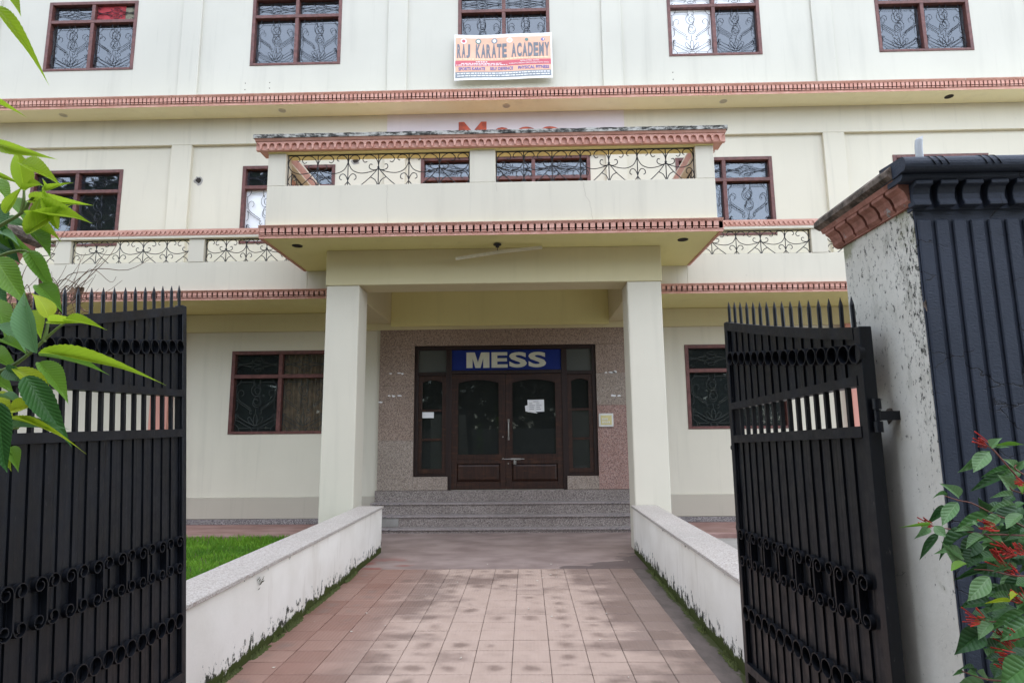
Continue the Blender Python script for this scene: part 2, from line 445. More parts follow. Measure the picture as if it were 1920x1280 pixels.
# ------------------------------------------------------------------ mesh helpers
WLOC = {}
class MB:
    def __init__(s):
        s.v = []; s.f = []; s.mi = []; s.cur = 0
    def add(s, vs, fs):
        o = len(s.v)
        s.v += [tuple(v) for v in vs]
        s.f += [tuple(i + o for i in f) for f in fs]
        s.mi += [s.cur] * len(fs)
        return s
    def box(s, x0, x1, y0, y1, z0, z1):
        return s.add([(x0, y0, z0), (x1, y0, z0), (x1, y1, z0), (x0, y1, z0), (x0, y0, z1), (x1, y0, z1), (x1, y1, z1), (x0, y1, z1)],
                     [(0, 3, 2, 1), (4, 5, 6, 7), (0, 1, 5, 4), (1, 2, 6, 5), (2, 3, 7, 6), (3, 0, 4, 7)])
    def quad(s, a, b, c, d):
        return s.add([a, b, c, d], [(0, 1, 2, 3)])
    def prism(s, poly, axis, a, b):
        """poly: 2-D outline, extruded along axis from a to b. axis X: (y,z); Y: (x,z); Z: (x,y)"""
        n = len(poly)
        def P(p, t):
            return (t, p[0], p[1]) if axis == 'X' else ((p[0], t, p[1]) if axis == 'Y' else (p[0], p[1], t))
        vs = [P(p, a) for p in poly] + [P(p, b) for p in poly]
        fs = [tuple(range(n)), tuple(range(2 * n - 1, n - 1, -1))]
        fs += [(i, i + n, (i + 1) % n + n, (i + 1) % n) for i in range(n)]
        return s.add(vs, fs)
    def tube(s, pts, r, n=5, closed=False, taper=None):
        P = [Vector(p) for p in pts]
        N = len(P)
        if N < 2: return s
        rings = []
        up = None
        for i in range(N):
            a = P[(i - 1) % N] if (closed or i > 0) else P[i]
            b = P[(i + 1) % N] if (closed or i < N - 1) else P[i]
            d = (b - a)
            d = d.normalized() if d.length > 1e-9 else Vector((0, 0, 1))
            if up is None:
                ref = Vector((0, 0, 1)) if abs(d.z) < .9 else Vector((0, 1, 0))
                up = d.cross(ref).normalized()
            up = (up - d * up.dot(d))
            up = up.normalized() if up.length > 1e-6 else d.orthogonal().normalized()
            w = d.cross(up)
            rr = r if taper is None else r + (taper - r) * i / (N - 1)
            rings.append([P[i] + (up * cos(2 * pi * j / n) + w * sin(2 * pi * j / n)) * rr for j in range(n)])
        o = [v for rg in rings for v in rg]
        fs = []
        for i in range(N if closed else N - 1):
            i2 = (i + 1) % N
            for j in range(n):
                j2 = (j + 1) % n
                fs.append((i * n + j, i * n + j2, i2 * n + j2, i2 * n + j))
        if not closed:
            fs.append(tuple(range(n - 1, -1, -1))); fs.append(tuple((N - 1) * n + j for j in range(n)))
        return s.add(o, fs)
    def strip(s, pts, w0, w1, t, closed=False, conv=None):
        """flat bar bent in a plane: pts (u,z); the bar spans w0..w1 across the plane"""
        P = [Vector((p[0], p[1])) for p in pts]; N = len(P)
        vs = []
        for i in range(N):
            a = P[(i - 1) % N] if (closed or i > 0) else P[i]
            b = P[(i + 1) % N] if (closed or i < N - 1) else P[i]
            d = (b - a).normalized(); n = Vector((-d.y, d.x)) * t / 2
            for q in (P[i] + n, P[i] - n):
                for w in (w0, w1):
                    vs.append((q.x, w, q.y))
        fs = []
        for i in range(N if closed else N - 1):
            a = 4 * i; b = 4 * ((i + 1) % N)
            fs += [(a, b, b + 1, a + 1), (a + 2, a + 3, b + 3, b + 2), (a + 1, b + 1, b + 3, a + 3), (a, a + 2, b + 2, b)]
        if not closed:
            fs += [(0, 1, 3, 2)]; e = 4 * (N - 1); fs += [(e, e + 2, e + 3, e + 1)]
        return s.add(vs, fs)
    def mesh(s, name, mats, smooth=False, bevel=0, origin=(0, 0, 0)):
        me = bpy.data.meshes.new(name)
        o = Vector(origin)
        me.from_pydata([Vector(v) - o for v in s.v], [], s.f)
        for m in (mats if isinstance(mats, (list, tuple)) else [mats]):
            me.materials.append(MATS[m])
        me.polygons.foreach_set('material_index', s.mi)
        bm = bmesh.new(); bm.from_mesh(me)
        bmesh.ops.recalc_face_normals(bm, faces=bm.faces)
        if bevel:
            es = [e for e in bm.edges if len(e.link_faces) == 2 and e.calc_face_angle(0) > .6]
            bmesh.ops.bevel(bm, geom=es, offset=bevel, segments=1, affect='EDGES', clamp_overlap=True)
        bm.to_mesh(me); bm.free()
        if smooth:
            me.polygons.foreach_set('use_smooth', [True] * len(me.polygons))
            try: me.set_sharp_from_angle(angle=RD(40))
            except Exception: pass
        me.update()
        return me
    def build(s, name, mats, parent=None, smooth=False, bevel=0, origin=None):
        if origin is None:
            n = len(s.v)
            lo = [min(v[i] for v in s.v) for i in range(3)]; hi = [max(v[i] for v in s.v) for i in range(3)]
            origin = ((lo[0] + hi[0]) / 2, (lo[1] + hi[1]) / 2, lo[2])
        me = s.mesh(name, mats, smooth, bevel, origin)
        return put(name, me, origin, parent)

def put(name, me, loc, parent=None, rot=None, scale=None):
    """link an object that shows mesh `me` at WORLD place loc (local to a rotated parent's axes if it has any)"""
    o = bpy.data.objects.new(name, me)
    COL.objects.link(o)
    loc = Vector(loc)
    if parent is not None:
        o.parent = parent
        o.location = loc - WLOC[parent.name]
    else:
        o.location = loc
    WLOC[o.name] = loc
    if rot is not None: o.rotation_euler = rot
    if scale is not None: o.scale = scale
    return o

def empty(name, loc, parent=None):
    return put(name, None, loc, parent)
def tag(o, label=None, cat=None, group=None, kind=None):
    for kk, v in (('label', label), ('category', cat), ('group', group), ('kind', kind)):
        if v: o[kk] = v
    return o
def struct(mb, name, mat, **kw):
    o = mb.build(name, mat, None, **kw); o['kind'] = 'structure'; return o

def smooth_pts(pts, n=4):
    """Catmull-Rom through the points"""
    P = [Vector(p) for p in pts]
    out = []
    for i in range(len(P) - 1):
        p0 = P[max(i - 1, 0)]; p1 = P[i]; p2 = P[i + 1]; p3 = P[min(i + 2, len(P) - 1)]
        for j in range(n):
            t = j / n
            out.append(.5 * ((2 * p1) + (p2 - p0) * t + (2 * p0 - 5 * p1 + 4 * p2 - p3) * t * t + (3 * p1 - p0 - 3 * p2 + p3) * t ** 3))
    out.append(P[-1])
    return out
def arc(cx, cy, r, a0, a1, n=10, ry=None):
    ry = ry or r
    return [(cx + r * cos(RD(a0 + (a1 - a0) * i / n)), cy + ry * sin(RD(a0 + (a1 - a0) * i / n))) for i in range(n + 1)]
def spiral(cx, cy, r0, r1, a0, a1, n=14):
    return [(cx + (r0 + (r1 - r0) * i / n) * cos(RD(a0 + (a1 - a0) * i / n)), cy + (r0 + (r1 - r0) * i / n) * sin(RD(a0 + (a1 - a0) * i / n))) for i in range(n + 1)]

def glyph(body, x0, x1, z0, z1, y, depth=.004, offset=.0, fn=None, square=None):
    """text as a mesh fitted to a box on a plane facing -Y, front at y"""
    cu = bpy.data.curves.new('glyph', 'FONT')
    cu.body = body; cu.offset = offset; cu.extrude = .05; cu.resolution_u = 4
    t = bpy.data.objects.new('glyph', cu); COL.objects.link(t)
    dg = bpy.context.evaluated_depsgraph_get()
    me = bpy.data.meshes.new_from_object(t.evaluated_get(dg))
    bpy.data.objects.remove(t); bpy.data.curves.remove(cu)
    xs = [v.co.x for v in me.vertices]; ys = [v.co.y for v in me.vertices]
    ax, bx, ay, by = min(xs), max(xs), min(ys), max(ys)
    mb = MB()
    vs = []
    for v in me.vertices:
        X = x0 + (v.co.x - ax) / (bx - ax) * (x1 - x0)
        Z = z0 + (v.co.y - ay) / max(by - ay, 1e-6) * (z1 - z0)
        Y = y if v.co.z > 0 else y + depth
        if fn: X, Y, Z = fn(X, Y, Z)
        vs.append((X, Y, Z))
    mb.add(vs, [tuple(p.vertices) for p in me.polygons])
    bpy.data.meshes.remove(me)
    return mb

# ------------------------------------------------------------------ ground, lawn, paving, walkway
struct(MB().box(-400, 400, -400, 600, -.5, -.06), 'ground', 'asphalt')
struct(MB().box(-14, -2.44, 2.25, 10.06, -.3, -.012), 'lawn_soil', 'soil')
struct(MB().box(1.82, 14, 2.45, 10.06, -.3, .0), 'side_paving', 'concrete')
struct(MB().box(-14, -2.80, 10.06, 11.30, -.3, .075), 'apron_left', 'apron_red', bevel=.01)
struct(MB().box(1.92, 14, 10.06, 11.30, -.3, .075), 'apron_right', 'apron_red', bevel=.01)
walk = struct(MB().box(-2.095, 1.275, -6.0, 7.9, -.3, -.012), 'walkway', 'gutter_cement')
struct(MB().box(1.275, 1.475, 1.5, 7.9, -.3, -.002), 'gutter_strip', 'gutter_cement')
struct(MB().box(-2.80, 1.92, 7.9, 10.70, -.3, .0), 'porch_floor', 'cement_floor')

TW, TL = .281, .24
tb = MB().box(-TW / 2 + .0022, TW / 2 - .0022, -TL / 2 + .0042, TL / 2 - .0042, -.012, .0)
tile_me = tb.mesh('tile', 'walk_tile', bevel=.0025)
random.seed(11)
for r in range(24):
    for c in range(12):
        x = -2.095 + TW * (c + .5); y = 7.9 - TL * (r + .5)
        if y < 1.95: continue
        put('tile', tile_me, (x, y, random.uniform(-.0012, .0012)), walk, (random.uniform(-.003, .003), random.uniform(-.003, .003), random.uniform(-.004, .004)))

# moss along the foot of the walls, flecks of fallen petals
random.seed(5)
mo = MB()
for side, xw in ((1, -2.09), (-1, 1.47)):
    y = 2.4
    while y < 7.7:
        g = mnoise.noise((xw, y * 1.7, 0)) * .5 + .5
        if mnoise.noise((xw, y * 4.3, 5)) < (-.02 if side > 0 else -.2): y += .022; continue
        wd = (.012 + (.045 if side > 0 else .075) * g * g) * (1.15 if y < 6 else .8)
        for q in range(5):
            cx = xw + side * random.uniform(0, wd); cy = y + random.uniform(-.03, .03)
            h = max(.004, (.045 * (1 - abs(cx - xw) / (wd + .01))) * random.uniform(.5, 1.2))
            rr = random.uniform(.007, .019)
            ring = [(cx + rr * cos(a * pi / 3 + q) * random.uniform(.7, 1.2), cy + rr * 1.3 * sin(a * pi / 3 + q), .001) for a in range(6)]
            mo.add(ring + [(cx, cy, h)], [(a, (a + 1) % 6, 6) for a in range(6)])
        y += .022
tag(mo.build('moss', 'moss'), 'dark green moss along the foot of both low walls', 'moss', kind='stuff')
pt = MB()
for i in range(30):
    x = random.uniform(-2.0, 1.4); y = random.uniform(4.2, 8.6); a = random.uniform(0, 6); r = random.uniform(.006, .020); e = random.uniform(.25, .7)
    zz = .003
    pt.add([(x + r * cos(a), y + r * sin(a), zz + .004), (x - r * e * sin(a), y + r * e * cos(a), zz), (x - r * cos(a), y - r * sin(a), zz + .005), (x + r * e * sin(a), y - r * e * cos(a), zz)], [(0, 1, 2, 3)])
tag(pt.build('petal_litter', 'petal_white'), 'small pale petals scattered on the paving', 'litter', kind='stuff')

# grass
random.seed(8)
gr = MB()
gv = []; gf = []
for i in range(42000):
    y = 10.02 - 7.2 * random.random() ** 1.15
    x = -2.47 - random.random() ** 1.3 * 4.6
    dens = mnoise.noise((x * 1.5, y * 1.5, 3))
    h = random.uniform(.045, .10) * (1 + .45 * dens) * (1.25 if y > 9.8 else 1)
    a = random.uniform(0, 2 * pi); w = random.uniform(.004, .008); lx, ly = random.uniform(-.05, .05), random.uniform(-.05, .05)
    o = len(gv)
    ca, sa = cos(a) * w, sin(a) * w
    gv += [(x - ca, y - sa, -.012), (x + ca, y + sa, -.012), (x + lx * .5 + ca * .7, y + ly * .5 + sa * .7, h * .65), (x + lx * .5 - ca * .7, y + ly * .5 - sa * .7, h * .65), (x + lx * 1.2, y + ly * 1.2, h)]
    gf += [(o, o + 1, o + 2, o + 3), (o + 3, o + 2, o + 4)]
gm = bpy.data.meshes.new('grass'); gm.from_pydata(gv, [], gf); gm.materials.append(MATS['grass_blade'])
tag(put('grass', gm, (0, 0, 0)), 'bright green lawn grass beside the left low wall', 'grass', kind='stuff')

# ------------------------------------------------------------------ THE BUILDING
YF = 11.34                      # face of the infill walls
B = tag(empty('mess_building', (-.37, 11.3, 0)), 'cream three-storey building with pink cornices and a columned entrance porch', 'building')

def wall_holes(x0, x1, z0, z1, holes, mat, y=YF, th=.2, name='wall'):
    xs = sorted({x0, x1, *[h[0] for h in holes], *[h[1] for h in holes]}); zs = sorted({z0, z1, *[h[2] for h in holes], *[h[3] for h in holes]})
    mb = MB()
    def solid(a, b, c, d):
        mx, mz = (a + b) / 2, (c + d) / 2
        return not any(h[0] < mx < h[1] and h[2] < mz < h[3] for h in holes)
    for i in range(len(xs) - 1):
        for j in range(len(zs) - 1):
            if solid(xs[i], xs[i + 1], zs[j], zs[j + 1]):
                a, b, c, d = xs[i], xs[i + 1], zs[j], zs[j + 1]
                mb.quad((a, y, c), (b, y, c), (b, y, d), (a, y, d))
                mb.quad((a, y + th, c), (a, y + th, d), (b, y + th, d), (b, y + th, c))
    for (a, b, c, d) in holes:
        mb.quad((a, y, c), (a, y, d), (a, y + th, d), (a, y + th, c)); mb.quad((b, y, c), (b, y + th, c), (b, y + th, d), (b, y, d))
        mb.quad((a, y, d), (b, y, d), (b, y + th, d), (a, y + th, d)); mb.quad((a, y, c), (a, y + th, c), (b, y + th, c), (b, y, c))
    me = bpy.data.meshes.new(name)
    org = Vector((x0, y, z0))
    me.from_pydata([Vector(v) - org for v in mb.v], [], mb.f); me.materials.append(MATS[mat])
    return put(name, me, org, B)

# window table: x0, x1, z0, z1, transom z, mullions
GW = [(-5.54, -3.70, 1.70, 3.23, 2.76, 1), (2.96, 4.80, 1.72, 3.25, 2.78, 1)]
FW = [(-9.80, -7.98, 5.36, 6.91, 6.47, 1), (-5.55, -3.73, 5.36, 6.93, 6.50, 1), (-2.01, 1.29, 5.10, 7.03, 6.60, 2), (2.97, 4.81, 5.37, 6.93, 6.48, 1), (7.15, 8.95, 5.37, 6.91, 6.46, 1)]
TW_ = [(-9.83, -7.98, 9.09, 10.62, 10.18, 1), (-5.54, -3.71, 9.11, 10.62, 10.19, 1), (-1.29, .55, 9.11, 10.62, 10.20, 1), (2.96, 4.79, 9.11, 10.62, 10.20, 1), (7.12, 8.95, 9.10, 10.62, 10.17, 1)]
DOOR = (-2.08, 1.29, .655, 3.29)
HX = 13.4
wall_holes(-HX, HX, -.2, 4.0, [g[:4] for g in GW] + [DOOR], 'cream_plaster')
wall_holes(-HX, HX, 4.0, 8.0, [g[:4] for g in FW], 'cream_plaster')
wall_holes(-HX, HX, 8.0, 11.6, [g[:4] for g in TW_], 'upper_plaster')
# dark rooms behind the glass: floors, back wall, ends, roof
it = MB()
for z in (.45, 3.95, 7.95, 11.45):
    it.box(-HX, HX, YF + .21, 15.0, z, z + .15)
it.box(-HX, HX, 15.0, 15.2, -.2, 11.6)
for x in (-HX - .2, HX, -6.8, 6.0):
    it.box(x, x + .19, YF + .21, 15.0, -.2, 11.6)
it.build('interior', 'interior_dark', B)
# beams, pilasters
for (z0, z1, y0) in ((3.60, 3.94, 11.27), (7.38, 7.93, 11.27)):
    MB().box(-HX, HX, y0, YF + .01, z0, z1).build('beam', 'beam_shade_tone' if z0 < 5 else 'cream_plaster', B, bevel=.006)
for x in (-11.06, -6.79, -2.53, 1.81, 6.02, 10.28):
    MB().box(x - .205, x + .205, 11.272, YF + .01, 4.1, 7.38).build('pilaster', 'cream_plaster', B, bevel=.006)
    MB().box(x - .20, x + .20, 11.295, YF + .01, 8.1, 11.5).build('pilaster', 'upper_plaster', B, bevel=.006)
for x in (-6.79, 6.02):
    p = MB().box(x - .17, x + .17, 11.16, YF + .01, .075, 3.60).build('pilaster', 'pink_pilaster', B, bevel=.012)
    p['label'] = 'pink painted ground floor pilaster'
# plinth band and stone skirting on both sides of the porch
for (a, b) in ((-HX, -2.735), (1.865, HX)):
    MB().box(a, b, 11.30, YF + .01, .17, .56).build('plinth', 'plinth_plaster', B, bevel=.008)
    MB().box(a, b, 11.288, YF + .01, .075, .168).build('skirting', 'skirting_stone', B, bevel=.004)
# lilac painted panel and a whiter patch of paint
MB().box(-2.69, 1.98, 11.262, 11.272, 7.06, 7.925).build('painted_panel', 'lilac_paint', B)

# ------------------------------------------------------------------ window grilles
def grille_curves():
    """one casement, unit square; polylines"""
    L = []
    for s in (1, -1):
        X = lambda x: .5 + s * (x - .5)
        T = lambda pts: [(X(a), b) for a, b in pts]
        L.append(T([(.58, .93), (.90, .93)]))
        L.append(T([(.57, 1.0), (.57, .88), (.53, .85)]))
        L.append(T(arc(1.0, 1.0, .14, 180, 270, 6)))
        L.append(T(arc(1.0, .0, .14, 90, 180, 6)))
        L.append(T([(.955, .86), (.955, .64)])); L.append(T([(.955, .60), (.915, .56), (.915, .44), (.955, .40)])); L.append(T([(.955, .34), (.955, .14)]))
        L.append(T(spiral(.84, .71, .095, .035, -40, 260, 12)))            # side scroll
        L.append(T([(.93, .64), (.86, .57), (.62, .43)])); L.append(T([(.93, .60), (.86, .53), (.60, .385)]))
        L.append(T(spiral(.60, .355, .045, .02, 90, -150, 7)))
        L.append(T([(.92, .30), (.86, .26), (.62, .14), (.52, .11)])); L.append(T([(.92, .34), (.95, .30), (.95, .22), (.86, .19), (.70, .11), (.60, .07), (.56, .0)]))
        L.append(T(spiral(.90, .295, .05, .02, -90, 150, 7)))
        L.append(T(smooth_pts([(.5, .10), (.57, .20), (.63, .27), (.67, .24), (.63, .17), (.52, .11)], 3)))
        L.append(T([(.88, .06), (.62, .06)]))
    L.append(spiral(.5, .765, .135, .04, 100, 560, 20)); L.append(spiral(.5, .765, .12, .03, 80, -170, 10))
    L.append(spiral(.5, .545, .125, .05, 100, -330, 18)); L.append(spiral(.53, .56, .12, .05, 60, 330, 10))
    L.append([(.5, .42), (.5, .33)])
    L.append(smooth_pts([(.49, .10), (.455, .20), (.47, .29), (.5, .32), (.53, .29), (.545, .20), (.51, .10)], 3))
    L.append([(.44, .0), (.44, .07), (.56, .07), (.56, .0)])
    return L
def transom_curves():
    L = []
    for s in (1, -1):
        X = lambda x: .5 + s * (x - .5)
        T = lambda pts: [(X(a), b) for a, b in pts]
        L.append(T(smooth_pts([(1.0, .66), (.86, .52), (.64, .64), (.58, .70)], 4))); L.append(T(smooth_pts([(1.0, .34), (.86, .48), (.64, .36), (.58, .30)], 4)))
        L.append(T([(.98, .50), (.62, .57)])); L.append(T([(.98, .50), (.62, .43)]))
        L.append(T(spiral(.90, .86, .07, .03, -90, 180, 7))); L.append(T(spiral(.90, .14, .07, .03, 90, -180, 7)))
    L.append(spiral(.5, .76, .11, .04, -90, 330, 16)); L.append(spiral(.5, .24, .11, .04, 90, -330, 16))
    L.append(arc(.5, .78, .14, 180, 360, 8, .26)); L.append(arc(.5, .22, .14, 0, 180, 8, .26))
    return L
GC = grille_curves(); TC = transom_curves()
_gcache = {}
def grille_mesh(kind, w, h, dusty=False):
    key = (kind, round(w, 2), round(h, 2), dusty)
    if key not in _gcache:
        mb = MB()
        for pl in (GC if kind == 'c' else TC):
            mb.tube([(p[0] * w, 0, p[1] * h) for p in pl], .0052, 4)
        _gcache[key] = mb.mesh('grille', 'grille_dusty' if key[3] else 'grille_iron')
    return _gcache[key]

random.seed(21)
def window(x0, x1, z0, z1, zt, nm, glassmat, special={}, gmat=None):
    w = empty('window', ((x0 + x1) / 2, YF, z0), B)
    FB = .055
    fr = MB()
    e = .012                                   # the red paint laps a little over the wall
    yf, yb = YF - .014, YF + .105
    fr.box(x0 - e, x0 + FB, yf, yb, z0 - e, z1 + e); fr.box(x1 - FB, x1 + e, yf, yb, z0 - e, z1 + e)
    fr.box(x0 + FB, x1 - FB, yf, yb, z0 - e, z0 + FB * .7); fr.box(x0 + FB, x1 - FB, yf, yb, z1 - FB, z1 + e)
    fr.box(x0 + FB, x1 - FB, yf + .004, yb, zt - .035, zt + .035)
    xs = [x0 + FB]
    for i in range(1, nm + 1):
        c = x0 + (x1 - x0) * i / (nm + 1)
        fr.box(c - .036, c + .036, yf + .008, yb, z0 + FB * .7, zt - .035); fr.box(c - .036, c + .036, yf + .008, yb, zt + .035, z1 - FB)
        xs += [c - .036, c + .036]
    xs.append(x1 - FB)
    fr.build('frame', 'window_red', w, bevel=.004)
    for i in range(nm + 1):
        a, b = xs[2 * i], xs[2 * i + 1]
        for row, (c, d) in enumerate(((z0 + FB * .7, zt - .035), (zt + .035, z1 - FB))):
            mat = special.get((i, row), glassmat)
            # each pane hangs a touch out of true, as real sashes do
            t1, t2 = random.uniform(-.006, .006), random.uniform(-.004, .004)
            pn = MB(); y = YF + .082
            pn.add([(a, y - t1, c), (b, y + t1, c), (b, y + t1 + t2, d), (a, y - t1 + t2, d)], [(0, 1, 2, 3)])
            o = pn.build('pane', mat, w)
            if mat == 'pane_sky_white': o['label'] = 'pane painted white for the bright sky'
            gx = b - a; gz = d - c
            put('grille', grille_mesh('t' if row else 'c', gx, gz, glassmat == 'glass_lower'), (a, YF + .045, c), w)
    return w
for i, g in enumerate(GW): window(*g, 'glass_lower')
for i, g in enumerate(FW): window(*g, 'glass_upper' , {(0, 0): 'pane_sky_white'} if i == 1 else {})
for i, g in enumerate(TW_): window(*g, 'glass_upper', {(0, 0): 'pane_sky_white', (0, 1): 'pane_sky_white', (1, 1): 'pane_sky_white'} if i == 3 else {})

# ------------------------------------------------------------------ cornices
def dentil_cornice(x0, x1, yf, z0, z1, pitch, single, sides=(), yb=None, name='cornice', cap='pink_trim'):
    """fillets, a row of square dentils, a bottom band; front face at yf"""
    h = z1 - z0
    c = MB()
    yb = yb or yf + .25
    prof = [(yf + .0, z1 - .16 * h), (yf - .012, z1 - .10 * h), (yf - .022, z1 - .02 * h), (yf - .022, z1), (yb, z1), (yb, z0), (yf + .022, z0), (yf + .022, z0 + .12 * h), (yf + .012, z0 + .20 * h), (yf + .03, z0 + .26 * h), (yf + .03, z1 - .20 * h), (yf, z1 - .19 * h)]
    c.prism(prof, 'X', x0, x1)
    o = c.build(name, 'pink_trim', B)
    d = MB().box(-.35 * pitch, .35 * pitch, yf + .004, yf + .0305, z0 + .44 * h, z1 - .205 * h).box(-.38 * pitch, .38 * pitch, yf + .010, yf + .0302, z0 + .28 * h, z0 + .37 * h)
    n = int((x1 - x0) / pitch)
    if single:
        me = d.mesh('dentil', 'pink_trim', origin=(0, yf, z0))
        for i in range(n):
            put('dentil', me, (x0 + pitch * (i + .5), yf, z0), o)
    else:
        mb = MB()
        for i in range(n):
            xx = x0 + pitch * (i + .5)
            mb.add([(v[0] + xx, v[1], v[2]) for v in d.v], d.f)
        q = mb.build('dentil_row', 'pink_trim', o); q['kind'] = 'stuff'
    return o

# second-floor slab: soffit and cornice
MB().box(-HX, HX, 10.79, YF + .01, 7.93, 8.12).build('slab', 'upper_soffit_bounce', B)
dentil_cornice(-HX, HX, 10.765, 7.925, 8.135, .080, False, yb=10.79)
# first-floor balcony (left and right of the porch)
for (a, b) in ((-HX, -3.70), (2.72, HX)):
    ea, eb = (a, -2.98) if a < 0 else (2.005, b)
    MB().box(ea, eb, 10.03, YF + .01, 3.945, 4.09).build('balcony_slab', 'soffit_bounce_tone', B)
    dentil_cornice(ea, eb, 10.005, 3.94, 4.10, .087, False, yb=10.03)
    MB().box(*((b, eb) if a < 0 else (ea, a)), 10.037, 10.148, 4.09, 4.4185).build('balcony_parapet', 'cream_plaster', B)
    MB().box(a, b, 10.035, 10.15, 4.09, 4.61).build('balcony_parapet', 'cream_plaster', B, bevel=.006)
    MB().box(a, b, 10.0, 10.19, 5.03, 5.075).build('balcony_rail', 'cream_plaster', B, bevel=.004)
    # rail cornice: fillet + zigzag of little triangles
    zc = MB(); zc.box(a, b, 9.985, 10.20, 5.15, 5.185); zc.box(a, b, 10.0, 10.19, 5.0755, 5.15)
    o = zc.build('cornice', 'pink_trim', B)
    zz = MB(); n = int((b - a) / .082)
    for i in range(n):
        xx = a + .082 * (i + .5)
        zz.prism([(xx - .036, 5.147), (xx + .036, 5.147), (xx + .006, 5.098), (xx - .006, 5.098)], 'Y', 9.984, 10.0005)
        zz.prism([(xx + .041 - .022, 5.082), (xx + .041 + .022, 5.082), (xx + .041, 5.104)], 'Y', 9.992, 10.0005)
    q = zz.build('zigzag_row', 'pink_trim', o); q['kind'] = 'stuff'
for x in (-12.67, -10.33, -7.99, -5.65, 4.96, 7.30, 9.64, 11.98):
    MB().box(x - .135, x + .135, 10.03, 10.16, 4.61, 5.03).build('balcony_post', 'cream_plaster', B, bevel=.006)

# ------------------------------------------------------------------ ornamental railings
def railing_meshes(p, H, sides=(1, -1)):
    def mk(pls):
        mb = MB()
        for pl in pls:
            mb.tube([(q[0] * p, 0, q[1] * H) for q in smooth_pts([(a[0], a[1]) for a in pl], 3)] if len(pl) > 2 else [(q[0] * p, 0, q[1] * H) for q in pl], .0066, 4)
        return mb
    A = []; Bm = []; Bl = []
    for s in sides:
        f = lambda pts: [(s * a, b) for a, b in pts]
        A += [f([(0, .60), (.02, .74), (.12, .89), (.30, .975), (.46, .93), (.52, .82), (.45, .74), (.37, .77)]),
              f([(0, .54), (.12, .50), (.25, .525), (.31, .60), (.27, .68), (.20, .665)]),
              f([(0, .56), (.24, .30), (.52, .07), (.64, 0)]), f([(.26, .28), (.11, .20), (.03, .06), (.015, 0)]),
              f([(1.0, .82), (.97, .68), (.86, .51), (.66, .42), (.46, .41), (.22, .455), (.0, .53)])]
        Bm += [f([(0, .72), (.03, .84), (.12, .94), (.23, .965), (.34, .92), (.37, .83), (.30, .785)])]
        Bl += [f([(0, .18), (.06, .32), (.15, .39), (.25, .35), (.27, .25), (.20, .21)]), f([(0, .16), (.08, .06), (.17, 0)])]
    up = MB().tube([(0, 0, 0), (0, 0, H)], .0075, 4)
    col = MB().box(-.014, .014, -.012, .012, .55 * H, .60 * H)
    a = mk(A); a.add(col.v, col.f)
    return up.mesh('baluster', 'railing_iron'), a.mesh('scroll', 'railing_iron'), mk(Bm).mesh('scroll', 'railing_iron'), mk(Bl).mesh('scroll', 'railing_iron')
_rail = {}
def railing(x0, x1, y, z0, z1, pitch, start=0, along='X'):
    n = max(2, round((x1 - x0) / pitch)); p = (x1 - x0) / n
    key = (round(p, 3), round(z1 - z0, 3))
    if key not in _rail: _rail[key] = railing_meshes(p, z1 - z0)
    up, ma, mb_, ml_ = _rail[key]
    L = lambda t: (t, y, z0) if along == 'X' else (y, t, z0)
    R_ = None if along == 'X' else (0, 0, pi / 2)
    root = empty('railing', L((x0 + x1) / 2), B)
    for i in range(0, n + 1):
        t = min(max(x0 + p * i, x0 + .012), x1 - .012)
        put('baluster', up, L(t), root, R_)
    for i in range(1, n):
        for mm in ([ma] if (i + start) % 2 else [mb_, ml_]):
            put('scroll', mm, L(x0 + p * i), root, R_)
    for i, sd in ((0, 1), (n, -1)):            # the pattern is cut by the posts
        hk = key + (sd,)
        if hk not in _rail: _rail[hk] = railing_meshes(p, z1 - z0, (sd,))
        hv = _rail[hk]
        for mm in ([hv[1]] if (i + start) % 2 else [hv[2], hv[3]]):
            put('scroll', mm, L(x0 + p * i + .012 * sd), root, R_)
    tb_ = MB()
    for z in (z0 + .008, z1 - .008):
        tb_.box(x0, x1, y - .008, y + .008, z - .007, z + .007) if along == 'X' else tb_.box(y - .008, y + .008, x0, x1, z - .007, z + .007)
    tb_.build('rail_bar', 'railing_iron', root)
    return root
bp = [-12.67, -10.33, -7.99, -5.65]
for a, b in zip(bp, bp[1:]): railing(a + .135, b - .135, 10.09, 4.61, 5.03, .385)
railing(-5.65 + .135, -3.74, 10.09, 4.61, 5.03, .385)
bp = [4.96, 7.30, 9.64, 11.98]
for a, b in zip(bp, bp[1:]): railing(a + .135, b - .135, 10.09, 4.61, 5.03, .385)
railing(2.76, 4.96 - .135, 10.09, 4.61, 5.03, .385)

# ------------------------------------------------------------------ the porch
PX0, PX1, PY = -3.75, 2.76, 8.20
CY0, CY1 = 8.90, 9.38
for (a, b) in ((-2.985, -2.49), (1.515, 2.02)):
    MB().box(a, b, CY0, CY1, -.05, 3.875).build('porch_column', 'cream_plaster', B, bevel=.012)
MB().box(-3.0, 2.035, CY0 - .01, CY1 + .005, 3.877, 4.42).build('porch_beam', 'beam_shade_tone', B, bevel=.008)
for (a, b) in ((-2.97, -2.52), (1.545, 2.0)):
    MB().box(a, b, CY1 + .005, 11.27, 3.72, 4.42).build('porch_beam', 'beam_shade_tone', B, bevel=.008)
MB().box(-2.52, 1.545, 11.20, 11.272, 3.66, 4.42).build('porch_beam', 'soffit_bounce_tone', B, bevel=.008)
MB().box(-2.515, 1.54, CY1 + .01, 11.20, 4.395, 4.42).build('porch_ceiling', 'white_ceiling', B)
MB().box(PX0 + .04, PX1 - .04, PY + .03, YF, 4.42, 4.60).build('porch_slab', 'soffit_bounce_tone', B)
co = dentil_cornice(PX0, PX1, PY, 4.405, 4.585, .095, True, yb=PY + .03)
